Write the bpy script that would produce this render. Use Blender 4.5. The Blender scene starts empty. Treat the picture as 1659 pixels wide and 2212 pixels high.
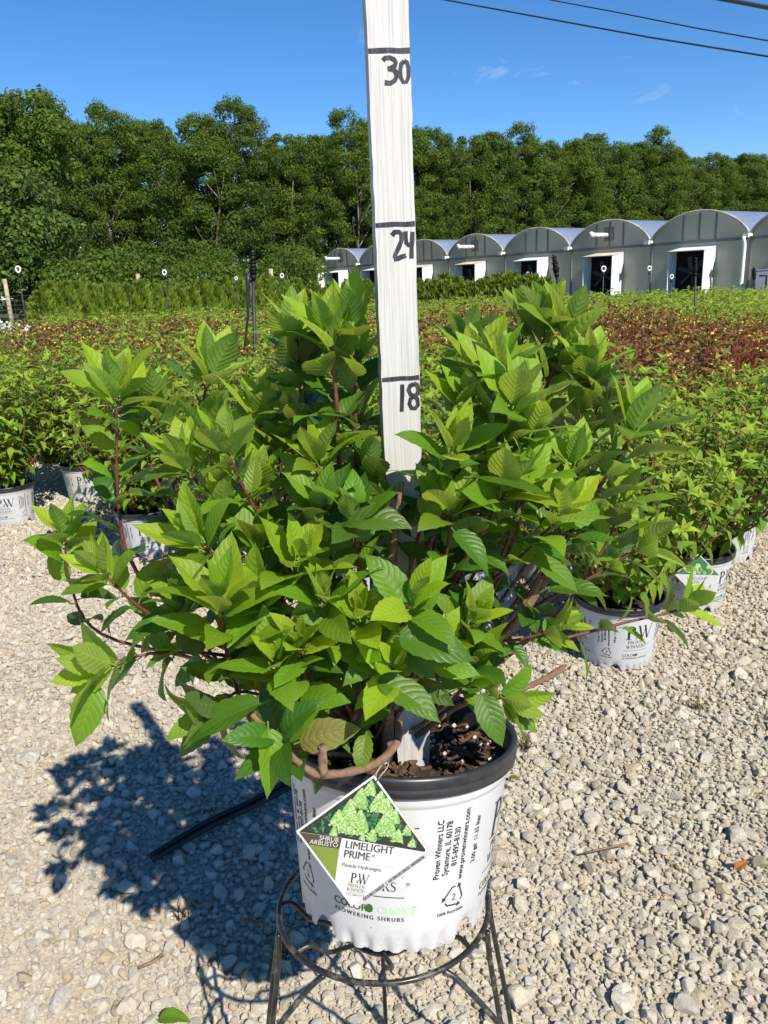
import bpy, bmesh, math, random
import numpy as np
from mathutils import Vector, Matrix, Euler, noise
from math import pi, sin, cos, radians, sqrt, atan2

# ------------------------------------------------------------------ camera, sky, sun, exposure
SC = bpy.context.scene
COL = SC.collection
FPX, CAM_H = 1700.0, 1.18                       # focal length in units of a 1659 x 2212 picture
PITCH, ROLL = radians(16.2), radians(2.2)
CAM_M = Matrix.Rotation(pi / 2 - PITCH, 3, 'X') @ Matrix.Rotation(-ROLL, 3, 'Z')
CAM_P = Vector((0, 0, CAM_H))
cam = bpy.data.cameras.new('camera')
cam.sensor_fit = 'VERTICAL'; cam.sensor_height = 36.0; cam.lens = 36.0 * FPX / 2212
cam.clip_start = 0.05; cam.clip_end = 2000
cam_o = bpy.data.objects.new('camera', cam); COL.objects.link(cam_o)
cam_o.matrix_world = Matrix.Translation(CAM_P) @ CAM_M.to_4x4()
SC.camera = cam_o

TO_SUN = Vector((0.225, -0.373, 0.43)).normalized()
SUN_EL = math.asin(TO_SUN.z)
SUN_AZ = atan2(TO_SUN.x, TO_SUN.y)
world = bpy.data.worlds.new('World'); SC.world = world
world.use_nodes = True
wn, wl = world.node_tree.nodes, world.node_tree.links
bg = wn['Background']
sky = wn.new('ShaderNodeTexSky'); sky.sky_type = 'NISHITA'; sky.sun_disc = False
sky.sun_elevation = SUN_EL; sky.sun_rotation = SUN_AZ
sky.air_density = 0.8; sky.dust_density = 0.0; sky.ozone_density = 4.0; sky.altitude = 300
bg.inputs['Strength'].default_value = 0.106
hsv = wn.new('ShaderNodeHueSaturation'); hsv.inputs['Saturation'].default_value = 1.24; hsv.inputs['Hue'].default_value = 0.502
wl.new(sky.outputs[0], hsv.inputs['Color'])
# thin fair-weather wisps, low over the horizon all the way round
wtc = wn.new('ShaderNodeTexCoord'); wmp = wn.new('ShaderNodeMapping'); wmp.inputs['Scale'].default_value = (3.2, 3.2, 7.0); wmp.inputs['Location'].default_value = (0.55, 0.2, 0.35)
wl.new(wtc.outputs['Generated'], wmp.inputs['Vector'])
wnz = wn.new('ShaderNodeTexNoise'); wnz.inputs['Scale'].default_value = 2.3; wnz.inputs['Detail'].default_value = 7; wnz.inputs['Roughness'].default_value = 0.58; wnz.inputs['Distortion'].default_value = 0.6
wl.new(wmp.outputs[0], wnz.inputs['Vector'])
wrp = wn.new('ShaderNodeValToRGB'); wrp.color_ramp.elements[0].position = 0.625; wrp.color_ramp.elements[1].position = 0.78
wrp.color_ramp.elements[1].color = (0.5, 0.5, 0.5, 1)
wl.new(wnz.outputs[0], wrp.inputs[0])
wmx = wn.new('ShaderNodeMix'); wmx.data_type = 'RGBA'; wmx.inputs[7].default_value = (5.2, 5.6, 6.2, 1)
wl.new(wrp.outputs[0], wmx.inputs[0]); wl.new(hsv.outputs[0], wmx.inputs[6])
wl.new(wmx.outputs[2], bg.inputs['Color'])

sun = bpy.data.lights.new('sun', 'SUN'); sun.energy = 5.0; sun.angle = radians(0.53); sun.color = (1.0, 0.935, 0.82)
sun_o = bpy.data.objects.new('sun', sun); COL.objects.link(sun_o)
sun_o.rotation_euler = TO_SUN.to_track_quat('Z', 'Y').to_euler()
SC.view_settings.view_transform = 'Standard'; SC.view_settings.look = 'None'
SC.view_settings.exposure = 0.62; SC.view_settings.gamma = 1.0
SC.view_settings.use_curve_mapping = False
SC.cycles.max_bounces = 8; SC.cycles.transparent_max_bounces = 8
SC.cycles.use_denoising = True

rng = random.Random(7)
nrg = np.random.default_rng(7)

# where a direction of view meets the ground plane / an upright plane: used to survey the place
def ray(px, py):
    return CAM_M @ Vector(((px - 829.5) / FPX, (1106 - py) / FPX, -1.0))
def gz(px, py, z=0.0):
    d = ray(px, py); return CAM_P + d * ((z - CAM_H) / d.z)
def gy(px, py, y):
    d = ray(px, py); return CAM_P + d * (y / d.y)
def proj(p):
    v = CAM_M.transposed() @ (Vector(p) - CAM_P)
    if v.z > -0.01: return (1e6, 1e6, -1)
    return (829.5 - v.x / v.z * FPX, 1106 + v.y / v.z * FPX, -v.z)

# ------------------------------------------------------------------ scene helpers
def tag(o, label=None, cat=None, group=None, kind=None):
    if label: o['label'] = label
    if cat: o['category'] = cat
    if group: o['group'] = group
    if kind: o['kind'] = kind
    return o
def link(o, parent=None):
    COL.objects.link(o)
    if parent is not None: o.parent = parent
    return o
def empty(name, label, cat, loc=(0, 0, 0), rot=(0, 0, 0), group=None):
    o = bpy.data.objects.new(name, None); o.empty_display_size = 0.1
    o.location = loc; o.rotation_euler = rot
    link(o); return tag(o, label, cat, group)
def mesh_obj(name, me, parent=None):
    return link(bpy.data.objects.new(name, me), parent)

class MB:
    """collects shapes, then becomes ONE mesh"""
    def __init__(s): s.v, s.f, s.m, s.uv = [], [], [], None
    def add(s, verts, faces, mi=0):
        b = len(s.v); s.v += [tuple(p) for p in verts]
        s.f += [tuple(i + b for i in f) for f in faces]; s.m += [mi] * len(faces)
    def box(s, c, d, mi=0, M=None):
        x, y, z = d[0] / 2, d[1] / 2, d[2] / 2
        vs = [Vector((c[0] + i * x, c[1] + j * y, c[2] + k * z)) for i in (-1, 1) for j in (-1, 1) for k in (-1, 1)]
        if M is not None: vs = [M @ v for v in vs]
        s.add(vs, [(0, 1, 3, 2), (4, 6, 7, 5), (0, 4, 5, 1), (2, 3, 7, 6), (0, 2, 6, 4), (1, 5, 7, 3)], mi)
    def tube(s, pts, radii, n=8, mi=0, caps=True, lumps=0.0, seed=0):
        pts = [Vector(p) for p in pts]
        if not hasattr(radii, '__len__'): radii = [radii] * len(pts)
        rr = random.Random(seed)
        t0 = (pts[1] - pts[0]).normalized()
        up = Vector((0, 0, 1)) if abs(t0.z) < 0.9 else Vector((1, 0, 0))
        x = t0.cross(up).normalized()
        vs = []
        for i, p in enumerate(pts):
            t = (pts[min(i + 1, len(pts) - 1)] - pts[max(i - 1, 0)]).normalized()
            x = (x - t * x.dot(t)).normalized(); y = t.cross(x)
            for k in range(n):
                a = 2 * pi * k / n; r = radii[i] * (1 + lumps * rr.uniform(-1, 1))
                vs.append(p + x * (cos(a) * r) + y * (sin(a) * r))
        fs = [(i * n + k, i * n + (k + 1) % n, (i + 1) * n + (k + 1) % n, (i + 1) * n + k) for i in range(len(pts) - 1) for k in range(n)]
        if caps: fs += [tuple(range(n - 1, -1, -1)), tuple((len(pts) - 1) * n + k for k in range(n))]
        s.add(vs, fs, mi)
    def ring(s, R, r, n=64, k=8, z=0.0, mi=0):
        vs = [((R + r * cos(2 * pi * j / k)) * cos(2 * pi * i / n), (R + r * cos(2 * pi * j / k)) * sin(2 * pi * i / n), z + r * sin(2 * pi * j / k)) for i in range(n) for j in range(k)]
        s.add(vs, [(i * k + j, ((i + 1) % n) * k + j, ((i + 1) % n) * k + (j + 1) % k, i * k + (j + 1) % k) for i in range(n) for j in range(k)], mi)
    def lathe(s, prof, n=96, mi=0):
        vs = [(r * cos(2 * pi * i / n), r * sin(2 * pi * i / n), h) for r, h in prof for i in range(n)]
        s.add(vs, [(j * n + i, j * n + (i + 1) % n, (j + 1) * n + (i + 1) % n, (j + 1) * n + i) for j in range(len(prof) - 1) for i in range(n)], mi)
    def mesh(s, name, mats, smooth=True):
        me = bpy.data.meshes.new(name)
        me.from_pydata(s.v, [], s.f)
        for m in (mats if isinstance(mats, (list, tuple)) else [mats]): me.materials.append(m)
        me.polygons.foreach_set('material_index', s.m)
        me.polygons.foreach_set('use_smooth', [smooth] * len(s.f))
        me.update(); return me
    def build(s, name, mats, parent=None, smooth=True):
        return mesh_obj(name, s.mesh(name, mats, smooth), parent)

def fast_mesh(name, V, Fc, mats, mat_idx=None, smooth=False, uv=None):
    """V (n,3), Fc (m,k) arrays, all faces with k corners; uv per vertex"""
    me = bpy.data.meshes.new(name)
    V = np.asarray(V, np.float32); Fc = np.asarray(Fc, np.int32); k = Fc.shape[1]
    me.vertices.add(len(V)); me.vertices.foreach_set('co', V.ravel())
    me.loops.add(Fc.size); me.loops.foreach_set('vertex_index', Fc.ravel())
    me.polygons.add(len(Fc)); me.polygons.foreach_set('loop_start', np.arange(0, Fc.size, k, dtype=np.int32))
    if mat_idx is not None: me.polygons.foreach_set('material_index', np.asarray(mat_idx, np.int32))
    me.polygons.foreach_set('use_smooth', np.full(len(Fc), smooth, dtype=bool))
    for m in mats: me.materials.append(m)
    if uv is not None:
        l = me.uv_layers.new(name='UVMap'); l.data.foreach_set('uv', np.asarray(uv, np.float32)[Fc.ravel()].ravel())
    me.update(calc_edges=True); me.validate(); return me

def unit(a):
    return a / np.maximum(np.linalg.norm(a, axis=-1, keepdims=True), 1e-9)
def scatter(tv, tf, P, D, N, S):
    """copies of a template (local y along D, z along N) -> one vertex and one face array"""
    D = unit(D); N = unit(N - D * (N * D).sum(1, keepdims=True)); X = np.cross(D, N)
    S = np.asarray(S).reshape(-1, 1, 1)
    V = P[:, None, :] + S * (tv[None, :, 0:1] * X[:, None, :] + tv[None, :, 1:2] * D[:, None, :] + tv[None, :, 2:3] * N[:, None, :])
    off = (np.arange(len(P)) * len(tv)).reshape(-1, 1, 1)
    return V.reshape(-1, 3), (tf[None] + off).reshape(-1, tf.shape[1])

def catmull(P, m_=6):
    out = []
    for i in range(len(P) - 1):
        p0, p1, p2, p3 = P[max(i - 1, 0)], P[i], P[i + 1], P[min(i + 2, len(P) - 1)]
        for k_ in range(m_):
            t = k_ / m_
            out.append(.5 * ((2 * p1) + (p2 - p0) * t + (2 * p0 - 5 * p1 + 4 * p2 - p3) * t * t + (3 * p1 - p0 - 3 * p2 + p3) * t ** 3))
    out.append(P[-1]); return out

# ------------------------------------------------------------------ materials
def newmat(name):
    m = bpy.data.materials.new(name); m.use_nodes = True
    nt = m.node_tree; return m, nt.nodes, nt.links, nt.nodes['Principled BSDF']
def math_n(N, L, op, a, b=None, c=None):
    n = N.new('ShaderNodeMath'); n.operation = op
    for i, v in enumerate((a, b, c)):
        if v is None: continue
        if isinstance(v, (int, float)): n.inputs[i].default_value = v
        else: L.new(v, n.inputs[i])
    return n.outputs[0]
def mixc(N, L, f, a, b, blend='MIX'):
    n = N.new('ShaderNodeMix'); n.data_type = 'RGBA'; n.blend_type = blend
    for i, v in ((0, f), (6, a), (7, b)):
        if isinstance(v, (int, float)): n.inputs[i].default_value = v
        elif isinstance(v, tuple): n.inputs[i].default_value = (*v, 1) if len(v) == 3 else v
        else: L.new(v, n.inputs[i])
    return n.outputs[2]
def noise_n(N, L, scale, detail=4, rough=0.6, coord=None, out=0):
    n = N.new('ShaderNodeTexNoise'); n.inputs['Scale'].default_value = scale; n.inputs['Detail'].default_value = detail; n.inputs['Roughness'].default_value = rough
    if coord is not None: L.new(coord, n.inputs['Vector'])
    return n.outputs[out]
def ramp_n(N, L, f, stops):
    n = N.new('ShaderNodeValToRGB'); e = n.color_ramp.elements
    while len(e) < len(stops): e.new(0.5)
    for i, (p, c) in enumerate(stops):
        e[i].position = p; e[i].color = (*c, 1) if len(c) == 3 else c
    L.new(f, n.inputs[0]); return n.outputs[0]
def coord_n(N, which='Object'):
    return N.new('ShaderNodeTexCoord').outputs[which]
def bump_n(N, L, h, strength=0.3, dist=0.002):
    b = N.new('ShaderNodeBump'); b.inputs['Strength'].default_value = strength; b.inputs['Distance'].default_value = dist
    L.new(h, b.inputs['Height']); return b.outputs[0]

def simple(name, col, rough=0.5, spec=0.5, var=0.12, scale=30, bump=0.0, bdist=0.002, metal=0.0):
    m, N, L, p = newmat(name)
    co = coord_n(N)
    nz = noise_n(N, L, scale, 5, 0.65, co)
    dark = tuple(c * (1 - var) for c in col); lite = tuple(min(1, c * (1 + var)) for c in col)
    L.new(ramp_n(N, L, nz, [(0.3, dark), (0.7, lite)]), p.inputs['Base Color'])
    p.inputs['Roughness'].default_value = rough; p.inputs['Specular IOR Level'].default_value = spec; p.inputs['Metallic'].default_value = metal
    if bump: L.new(bump_n(N, L, nz, bump, bdist), p.inputs['Normal'])
    return m

def leaf_mat(name, top, under, trans, tfac=0.35, vein=0.0, rough=0.42, hue=0.02, val=0.25, bump=0.0, patch=None):
    m, N, L, p = newmat(name)
    geo = N.new('ShaderNodeNewGeometry'); oi = N.new('ShaderNodeObjectInfo')
    rnd = math_n(N, L, 'FRACT', math_n(N, L, 'ADD', oi.outputs['Random'], math_n(N, L, 'MULTIPLY', geo.outputs['Random Per Island'], 1.0)))
    col = mixc(N, L, geo.outputs['Backfacing'], top, under)
    if patch is not None:
        f = ramp_n(N, L, noise_n(N, L, patch[1], 2, 0.5, coord_n(N)), [(0.45, (0, 0, 0)), (0.6, (1, 1, 1))])
        col = mixc(N, L, f, col, patch[0])
    h = N.new('ShaderNodeHueSaturation')
    L.new(col, h.inputs['Color'])
    L.new(math_n(N, L, 'MULTIPLY_ADD', rnd, hue * 2, 0.5 - hue), h.inputs['Hue'])
    L.new(math_n(N, L, 'MULTIPLY_ADD', math_n(N, L, 'FRACT', math_n(N, L, 'MULTIPLY', rnd, 7.31)), val * 2, 1 - val), h.inputs['Value'])
    col = h.outputs[0]; tcol = None
    if vein:
        uv = N.new('ShaderNodeSeparateXYZ'); L.new(coord_n(N, 'UV'), uv.inputs[0])
        a = math_n(N, L, 'ABSOLUTE', math_n(N, L, 'MULTIPLY_ADD', uv.outputs[0], 2.0, -1.0))
        s = math_n(N, L, 'SUBTRACT', math_n(N, L, 'MULTIPLY', uv.outputs[1], 8.0), math_n(N, L, 'MULTIPLY', math_n(N, L, 'POWER', a, 1.25), 2.1))
        tri = math_n(N, L, 'MULTIPLY', math_n(N, L, 'ABSOLUTE', math_n(N, L, 'SUBTRACT', math_n(N, L, 'FRACT', s), 0.5)), 2.0)   # 1 on a side vein, 0 between
        line = ramp_n(N, L, tri, [(0.80, (0, 0, 0)), (0.97, (1, 1, 1))])
        mid = ramp_n(N, L, a, [(0.03, (1, 1, 1)), (0.08, (0, 0, 0))])
        vm = math_n(N, L, 'MAXIMUM', line, mid)
        vf = math_n(N, L, 'MULTIPLY', vm, math_n(N, L, 'MULTIPLY_ADD', geo.outputs['Backfacing'], vein * 1.3, vein))
        col = mixc(N, L, vf, col, tuple(min(1, c * 1.9 + 0.03) for c in top))
        fine = noise_n(N, L, 160, 3, 0.6, coord_n(N))
        hgt = math_n(N, L, 'ADD', math_n(N, L, 'SUBTRACT', 1.0, math_n(N, L, 'POWER', tri, 2.5)), math_n(N, L, 'MULTIPLY', fine, 0.35))
        hgt = math_n(N, L, 'SUBTRACT', hgt, math_n(N, L, 'MULTIPLY', mid, 0.9))
        sp = math_n(N, L, 'MULTIPLY', ramp_n(N, L, noise_n(N, L, 9, 2, 0.5, coord_n(N)), [(0.70, (0, 0, 0)), (0.76, (1, 1, 1))]), 0.55)
        col = mixc(N, L, sp, col, (0.13, 0.10, 0.03))
        nrm = bump_n(N, L, hgt, bump, 0.0022)
        L.new(nrm, p.inputs['Normal'])
    L.new(col, p.inputs['Base Color'])
    p.inputs['Roughness'].default_value = rough; p.inputs['Specular IOR Level'].default_value = 0.36 if vein else 0.18
    t = N.new('ShaderNodeBsdfTranslucent')
    L.new(mixc(N, L, 1.0, col, trans, 'MULTIPLY'), t.inputs['Color'])
    if vein: L.new(nrm, t.inputs['Normal'])
    mx = N.new('ShaderNodeMixShader'); mx.inputs[0].default_value = tfac
    L.new(p.outputs[0], mx.inputs[1]); L.new(t.outputs[0], mx.inputs[2])
    L.new(mx.outputs[0], N['Material Output'].inputs['Surface'])
    return m

M = {}
TR = (3.6, 3.2, 1.4)                                # what passes through a leaf, relative to its face colour
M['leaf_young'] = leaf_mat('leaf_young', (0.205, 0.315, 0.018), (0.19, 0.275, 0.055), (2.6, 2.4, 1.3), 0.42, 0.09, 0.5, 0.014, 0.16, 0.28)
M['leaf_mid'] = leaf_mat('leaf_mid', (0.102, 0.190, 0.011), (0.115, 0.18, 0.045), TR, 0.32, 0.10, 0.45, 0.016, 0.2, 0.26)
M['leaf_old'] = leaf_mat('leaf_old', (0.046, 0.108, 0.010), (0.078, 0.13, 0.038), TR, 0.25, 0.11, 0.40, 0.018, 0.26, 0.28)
M['leaf_brown'] = leaf_mat('leaf_brown', (0.12, 0.19, 0.03), (0.2, 0.16, 0.06), (2, 1.6, 1), 0.3, 0.2, 0.6, 0.01, 0.1, 0.5, ((0.23, 0.10, 0.035), 22))
M['leaf_orange'] = leaf_mat('leaf_orange', (0.42, 0.15, 0.03), (0.35, 0.14, 0.04), (1, 1, 1), 0.25, 0.2, 0.6, 0.01, 0.1, 0.5)
M['field_green'] = leaf_mat('field_green', (0.125, 0.21, 0.018), (0.14, 0.20, 0.06), (2.6, 2.4, 1.2), 0.36, 0, 0.45, 0.018, 0.3)
M['field_tip'] = leaf_mat('field_tip', (0.24, 0.33, 0.04), (0.23, 0.30, 0.08), (2.2, 2.1, 1.2), 0.4, 0, 0.5, 0.015, 0.22)
M['field_far'] = leaf_mat('field_far', (0.20, 0.27, 0.035), (0.20, 0.25, 0.07), (2.4, 2.2, 1.2), 0.38, 0, 0.5, 0.02, 0.3)
M['red_leaf'] = leaf_mat('red_leaf', (0.19, 0.042, 0.026), (0.16, 0.06, 0.045), (2.2, 1.4, 1.0), 0.3, 0, 0.42, 0.03, 0.4)
M['bronze_leaf'] = leaf_mat('bronze_leaf', (0.21, 0.13, 0.04), (0.2, 0.15, 0.07), (2.0, 1.7, 1.0), 0.33, 0, 0.45, 0.05, 0.35)
M['yellow_flower'] = leaf_mat('yellow_flower', (0.72, 0.56, 0.12), (0.6, 0.45, 0.1), (1.2, 1.1, 0.8), 0.3, 0, 0.6, 0.02, 0.15)
M['white_flower'] = leaf_mat('white_flower', (0.75, 0.76, 0.72), (0.7, 0.7, 0.66), (1, 1, 1), 0.3, 0, 0.6, 0.02, 0.1)
M['gold_leaf'] = leaf_mat('gold_leaf', (0.48, 0.38, 0.035), (0.42, 0.34, 0.06), (1.5, 1.4, 0.8), 0.35, 0, 0.5, 0.02, 0.2)
M['arborvitae'] = leaf_mat('arborvitae', (0.125, 0.185, 0.02), (0.12, 0.165, 0.028), (2.4, 2.2, 1.0), 0.3, 0, 0.6, 0.02, 0.35)
M['tree_leaf'] = leaf_mat('tree_leaf', (0.084, 0.132, 0.018), (0.088, 0.125, 0.028), (2.6, 2.6, 1.2), 0.38, 0, 0.55, 0.02, 0.35)
M['tree_leaf_dark'] = leaf_mat('tree_leaf_dark', (0.068, 0.112, 0.017), (0.074, 0.108, 0.027), (2.6, 2.6, 1.2), 0.36, 0, 0.55, 0.02, 0.35)
M['maple_leaf'] = leaf_mat('maple_leaf', (0.075, 0.130, 0.024), (0.085, 0.125, 0.045), (2.6, 2.4, 1.1), 0.3, 0, 0.5, 0.02, 0.35)
M['weed'] = leaf_mat('weed', (0.10, 0.13, 0.03), (0.10, 0.13, 0.03), (1.5, 1.5, 1), 0.3, 0, 0.6, 0.03, 0.3)
M['dry_weed'] = leaf_mat('dry_weed', (0.3, 0.22, 0.09), (0.3, 0.22, 0.09), (1.2, 1.1, 0.8), 0.3, 0, 0.7, 0.03, 0.3)
M['stem_red'] = simple('stem_red', (0.115, 0.034, 0.024), 0.5, 0.4, 0.45, 90, 0.4)
M['stem_field'] = simple('stem_field', (0.12, 0.055, 0.03), 0.6, 0.3, 0.4, 60)
M['bark'] = simple('bark', (0.20, 0.125, 0.08), 0.85, 0.2, 0.55, 160, 0.9, 0.002)
M['bark_cut'] = simple('bark_cut', (0.17, 0.105, 0.068), 0.85, 0.2, 0.3, 160, 0.5, 0.002)
M['tree_bark'] = simple('tree_bark', (0.17, 0.14, 0.105), 0.9, 0.2, 0.5, 6, 0.6, 0.03)
M['pot_white'] = simple('pot_white', (0.47, 0.475, 0.48), 0.38, 0.45, 0.02, 12)
def scuff(m):
    N, L = m.node_tree.nodes, m.node_tree.links; p = N['Principled BSDF']; co = coord_n(N)
    src = p.inputs['Base Color'].links[0].from_socket
    mp = N.new('ShaderNodeMapping'); mp.inputs['Scale'].default_value = (1, 1, 0.45); L.new(co, mp.inputs['Vector'])
    f = ramp_n(N, L, noise_n(N, L, 95, 3, 0.6, mp.outputs[0]), [(0.715, (0, 0, 0)), (0.75, (1, 1, 1))])
    z = N.new('ShaderNodeSeparateXYZ'); L.new(co, z.inputs[0])
    low = ramp_n(N, L, z.outputs[2], [(0.0, (1, 1, 1)), (0.05, (0, 0, 0))])
    d = math_n(N, L, 'MULTIPLY', low, ramp_n(N, L, noise_n(N, L, 40, 5, 0.7, co), [(0.42, (0, 0, 0)), (0.7, (0.55, 0.55, 0.55))]))
    c = mixc(N, L, d, src, (0.25, 0.21, 0.16)); c = mixc(N, L, math_n(N, L, 'MULTIPLY', f, 0.6), c, (0.12, 0.11, 0.11))
    L.new(c, p.inputs['Base Color'])
scuff(M['pot_white'])
M['pot_black'] = simple('pot_black', (0.018, 0.018, 0.020), 0.36, 0.5, 0.4, 70)
M['ink_black'] = simple('ink_black', (0.025, 0.022, 0.032), 0.5, 0.4, 0.1)
M['ink_green'] = simple('ink_green', (0.10, 0.30, 0.045), 0.5, 0.4, 0.1)
M['ink_darkgreen'] = simple('ink_darkgreen', (0.035, 0.085, 0.02), 0.5, 0.4, 0.1)
M['ink_palegreen'] = simple('ink_palegreen', (0.33, 0.52, 0.27), 0.5, 0.4, 0.1)
M['ink_grey'] = simple('ink_grey', (0.16, 0.16, 0.16), 0.5, 0.4, 0.1)
M['ink_slate'] = simple('ink_slate', (0.07, 0.075, 0.06), 0.4, 0.4, 0.1)
M['card_white'] = simple('card_white', (0.47, 0.47, 0.465), 0.22, 0.5, 0.01)
M['card_grey'] = simple('card_grey', (0.39, 0.39, 0.38), 0.22, 0.5, 0.01)
M['card_brown'] = simple('card_brown', (0.055, 0.045, 0.022), 0.25, 0.5, 0.1)
M['card_olive'] = simple('card_olive', (0.135, 0.185, 0.028), 0.25, 0.5, 0.06)
M['card_dark'] = simple('card_dark', (0.016, 0.024, 0.016), 0.25, 0.5, 0.6, 200)
M['card_leaf'] = simple('card_leaf', (0.035, 0.14, 0.055), 0.25, 0.5, 0.6, 300)
M['bloom_light'] = simple('bloom_light', (0.36, 0.45, 0.23), 0.3, 0.5, 0.2, 400)
M['bloom_mid'] = simple('bloom_mid', (0.19, 0.33, 0.08), 0.3, 0.5, 0.25, 400)
M['bloom_deep'] = simple('bloom_deep', (0.14, 0.30, 0.07), 0.3, 0.5, 0.3, 400)
M['wire_clear'] = simple('wire_clear', (0.25, 0.25, 0.25), 0.4)
M['hose'] = simple('hose', (0.012, 0.013, 0.016), 0.45, 0.4, 0.3)
M['riser'] = simple('riser', (0.016, 0.018, 0.022), 0.5, 0.4, 0.3)
M['riser_brown'] = simple('riser_brown', (0.10, 0.055, 0.03), 0.6, 0.4, 0.3)
M['nozzle_white'] = simple('nozzle_white', (0.75, 0.73, 0.70), 0.5, 0.4, 0.05)
M['wood_post'] = simple('wood_post', (0.34, 0.29, 0.21), 0.9, 0.2, 0.3, 8)
M['cable'] = simple('cable', (0.012, 0.014, 0.018), 0.6)
M['cable_grey'] = simple('cable_grey', (0.06, 0.065, 0.06), 0.5)
M['frame_grey'] = simple('frame_grey', (0.19, 0.19, 0.175), 0.6, 0.3, 0.25, 3)
M['arch_trim'] = simple('arch_trim', (0.36, 0.35, 0.32), 0.5, 0.4, 0.35, 2)
M['hood_white'] = simple('hood_white', (0.68, 0.72, 0.76), 0.45, 0.4, 0.06, 2)
M['hood_rust'] = simple('hood_rust', (0.62, 0.52, 0.44), 0.5, 0.4, 0.25, 3)
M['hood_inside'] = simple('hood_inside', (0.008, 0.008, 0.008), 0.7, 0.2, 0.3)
M['fan_blade'] = simple('fan_blade', (0.05, 0.045, 0.04), 0.5, 0.4, 0.3)
M['gutter'] = simple('gutter', (0.72, 0.71, 0.68), 0.45, 0.4, 0.12, 3)
M['pvc'] = simple('pvc', (0.80, 0.80, 0.79), 0.4, 0.4, 0.04)
M['box_grey'] = simple('box_grey', (0.12, 0.14, 0.17), 0.5, 0.4, 0.1)
M['lawn'] = simple('lawn', (0.06, 0.085, 0.022), 0.95, 0.1, 0.4, 1.5)

# translucent plastic film of the greenhouses: lets daylight through
def film(name, stops, rough, tfac, tcol):
    m, N, L, p = newmat(name)
    co = coord_n(N)
    L.new(ramp_n(N, L, noise_n(N, L, 0.7, 5, 0.6, co), stops), p.inputs['Base Color']); p.inputs['Roughness'].default_value = rough
    L.new(bump_n(N, L, noise_n(N, L, 2.5, 4, 0.6, co), 0.5, 0.05), p.inputs['Normal'])
    t = N.new('ShaderNodeBsdfTranslucent'); t.inputs['Color'].default_value = (*tcol, 1)
    mx = N.new('ShaderNodeMixShader'); mx.inputs[0].default_value = tfac
    L.new(p.outputs[0], mx.inputs[1]); L.new(t.outputs[0], mx.inputs[2]); L.new(mx.outputs[0], N['Material Output'].inputs['Surface'])
    return m
M['wall_film'] = film('wall_film', [(0.3, (0.44, 0.42, 0.345)), (0.5, (0.60, 0.57, 0.475)), (0.72, (0.76, 0.73, 0.62))], 0.3, 0.62, (0.92, 0.88, 0.74))
M['roof_film'] = film('roof_film', [(0.3, (0.27, 0.32, 0.44)), (0.7, (0.33, 0.385, 0.51))], 0.25, 0.5, (0.75, 0.80, 0.9))  # whitish film; the blue of the reflected sky is put into its colour

# bright metal stand: black paint, worn
m, N, L, p = newmat('stand_black')
co = coord_n(N)
wear = ramp_n(N, L, noise_n(N, L, 55, 6, 0.75, co), [(0.52, (0, 0, 0)), (0.68, (1, 1, 1))])
L.new(mixc(N, L, math_n(N, L, 'MULTIPLY', wear, 0.75), (0.016, 0.015, 0.015), (0.16, 0.145, 0.12)), p.inputs['Base Color'])
L.new(math_n(N, L, 'MULTIPLY_ADD', wear, 0.4, 0.32), p.inputs['Roughness'])
M['stand_black'] = m

# painted stick: brushed white paint over sawn timber, grain lengthwise
def stick_mat(name, col, alt, amt):
    m, N, L, p = newmat(name)
    mp = N.new('ShaderNodeMapping'); mp.inputs['Scale'].default_value = (420, 420, 9); L.new(coord_n(N), mp.inputs['Vector'])
    g = noise_n(N, L, 1.0, 5, 0.65, mp.outputs[0])
    mp2 = N.new('ShaderNodeMapping'); mp2.inputs['Scale'].default_value = (60, 60, 22); L.new(coord_n(N), mp2.inputs['Vector'])
    k = noise_n(N, L, 1.0, 6, 0.7, mp2.outputs[0])
    f = math_n(N, L, 'MULTIPLY', ramp_n(N, L, k, [(0.60, (0, 0, 0)), (0.72, (1, 1, 1))]), amt)
    c = mixc(N, L, f, ramp_n(N, L, g, [(0.32, tuple(x * 0.72 for x in col)), (0.55, col)]), alt)
    L.new(c, p.inputs['Base Color']); p.inputs['Roughness'].default_value = 0.6
    L.new(bump_n(N, L, g, 0.5, 0.0012), p.inputs['Normal'])
    return m
M['stick_white'] = stick_mat('stick_white', (0.47, 0.465, 0.45), (0.50, 0.46, 0.42), 0.5)
M['stick_side'] = stick_mat('stick_side', (0.34, 0.34, 0.33), (0.10, 0.09, 0.08), 1.0)
m, N, L, p = newmat('marker_ink')
mp = N.new('ShaderNodeMapping'); mp.inputs['Scale'].default_value = (300, 300, 30); L.new(coord_n(N), mp.inputs['Vector'])
L.new(ramp_n(N, L, noise_n(N, L, 1.0, 4, 0.7, mp.outputs[0]), [(0.45, (0.012, 0.011, 0.016)), (0.75, (0.075, 0.07, 0.08))]), p.inputs['Base Color'])
p.inputs['Roughness'].default_value = 0.4
M['marker_ink'] = m

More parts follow.
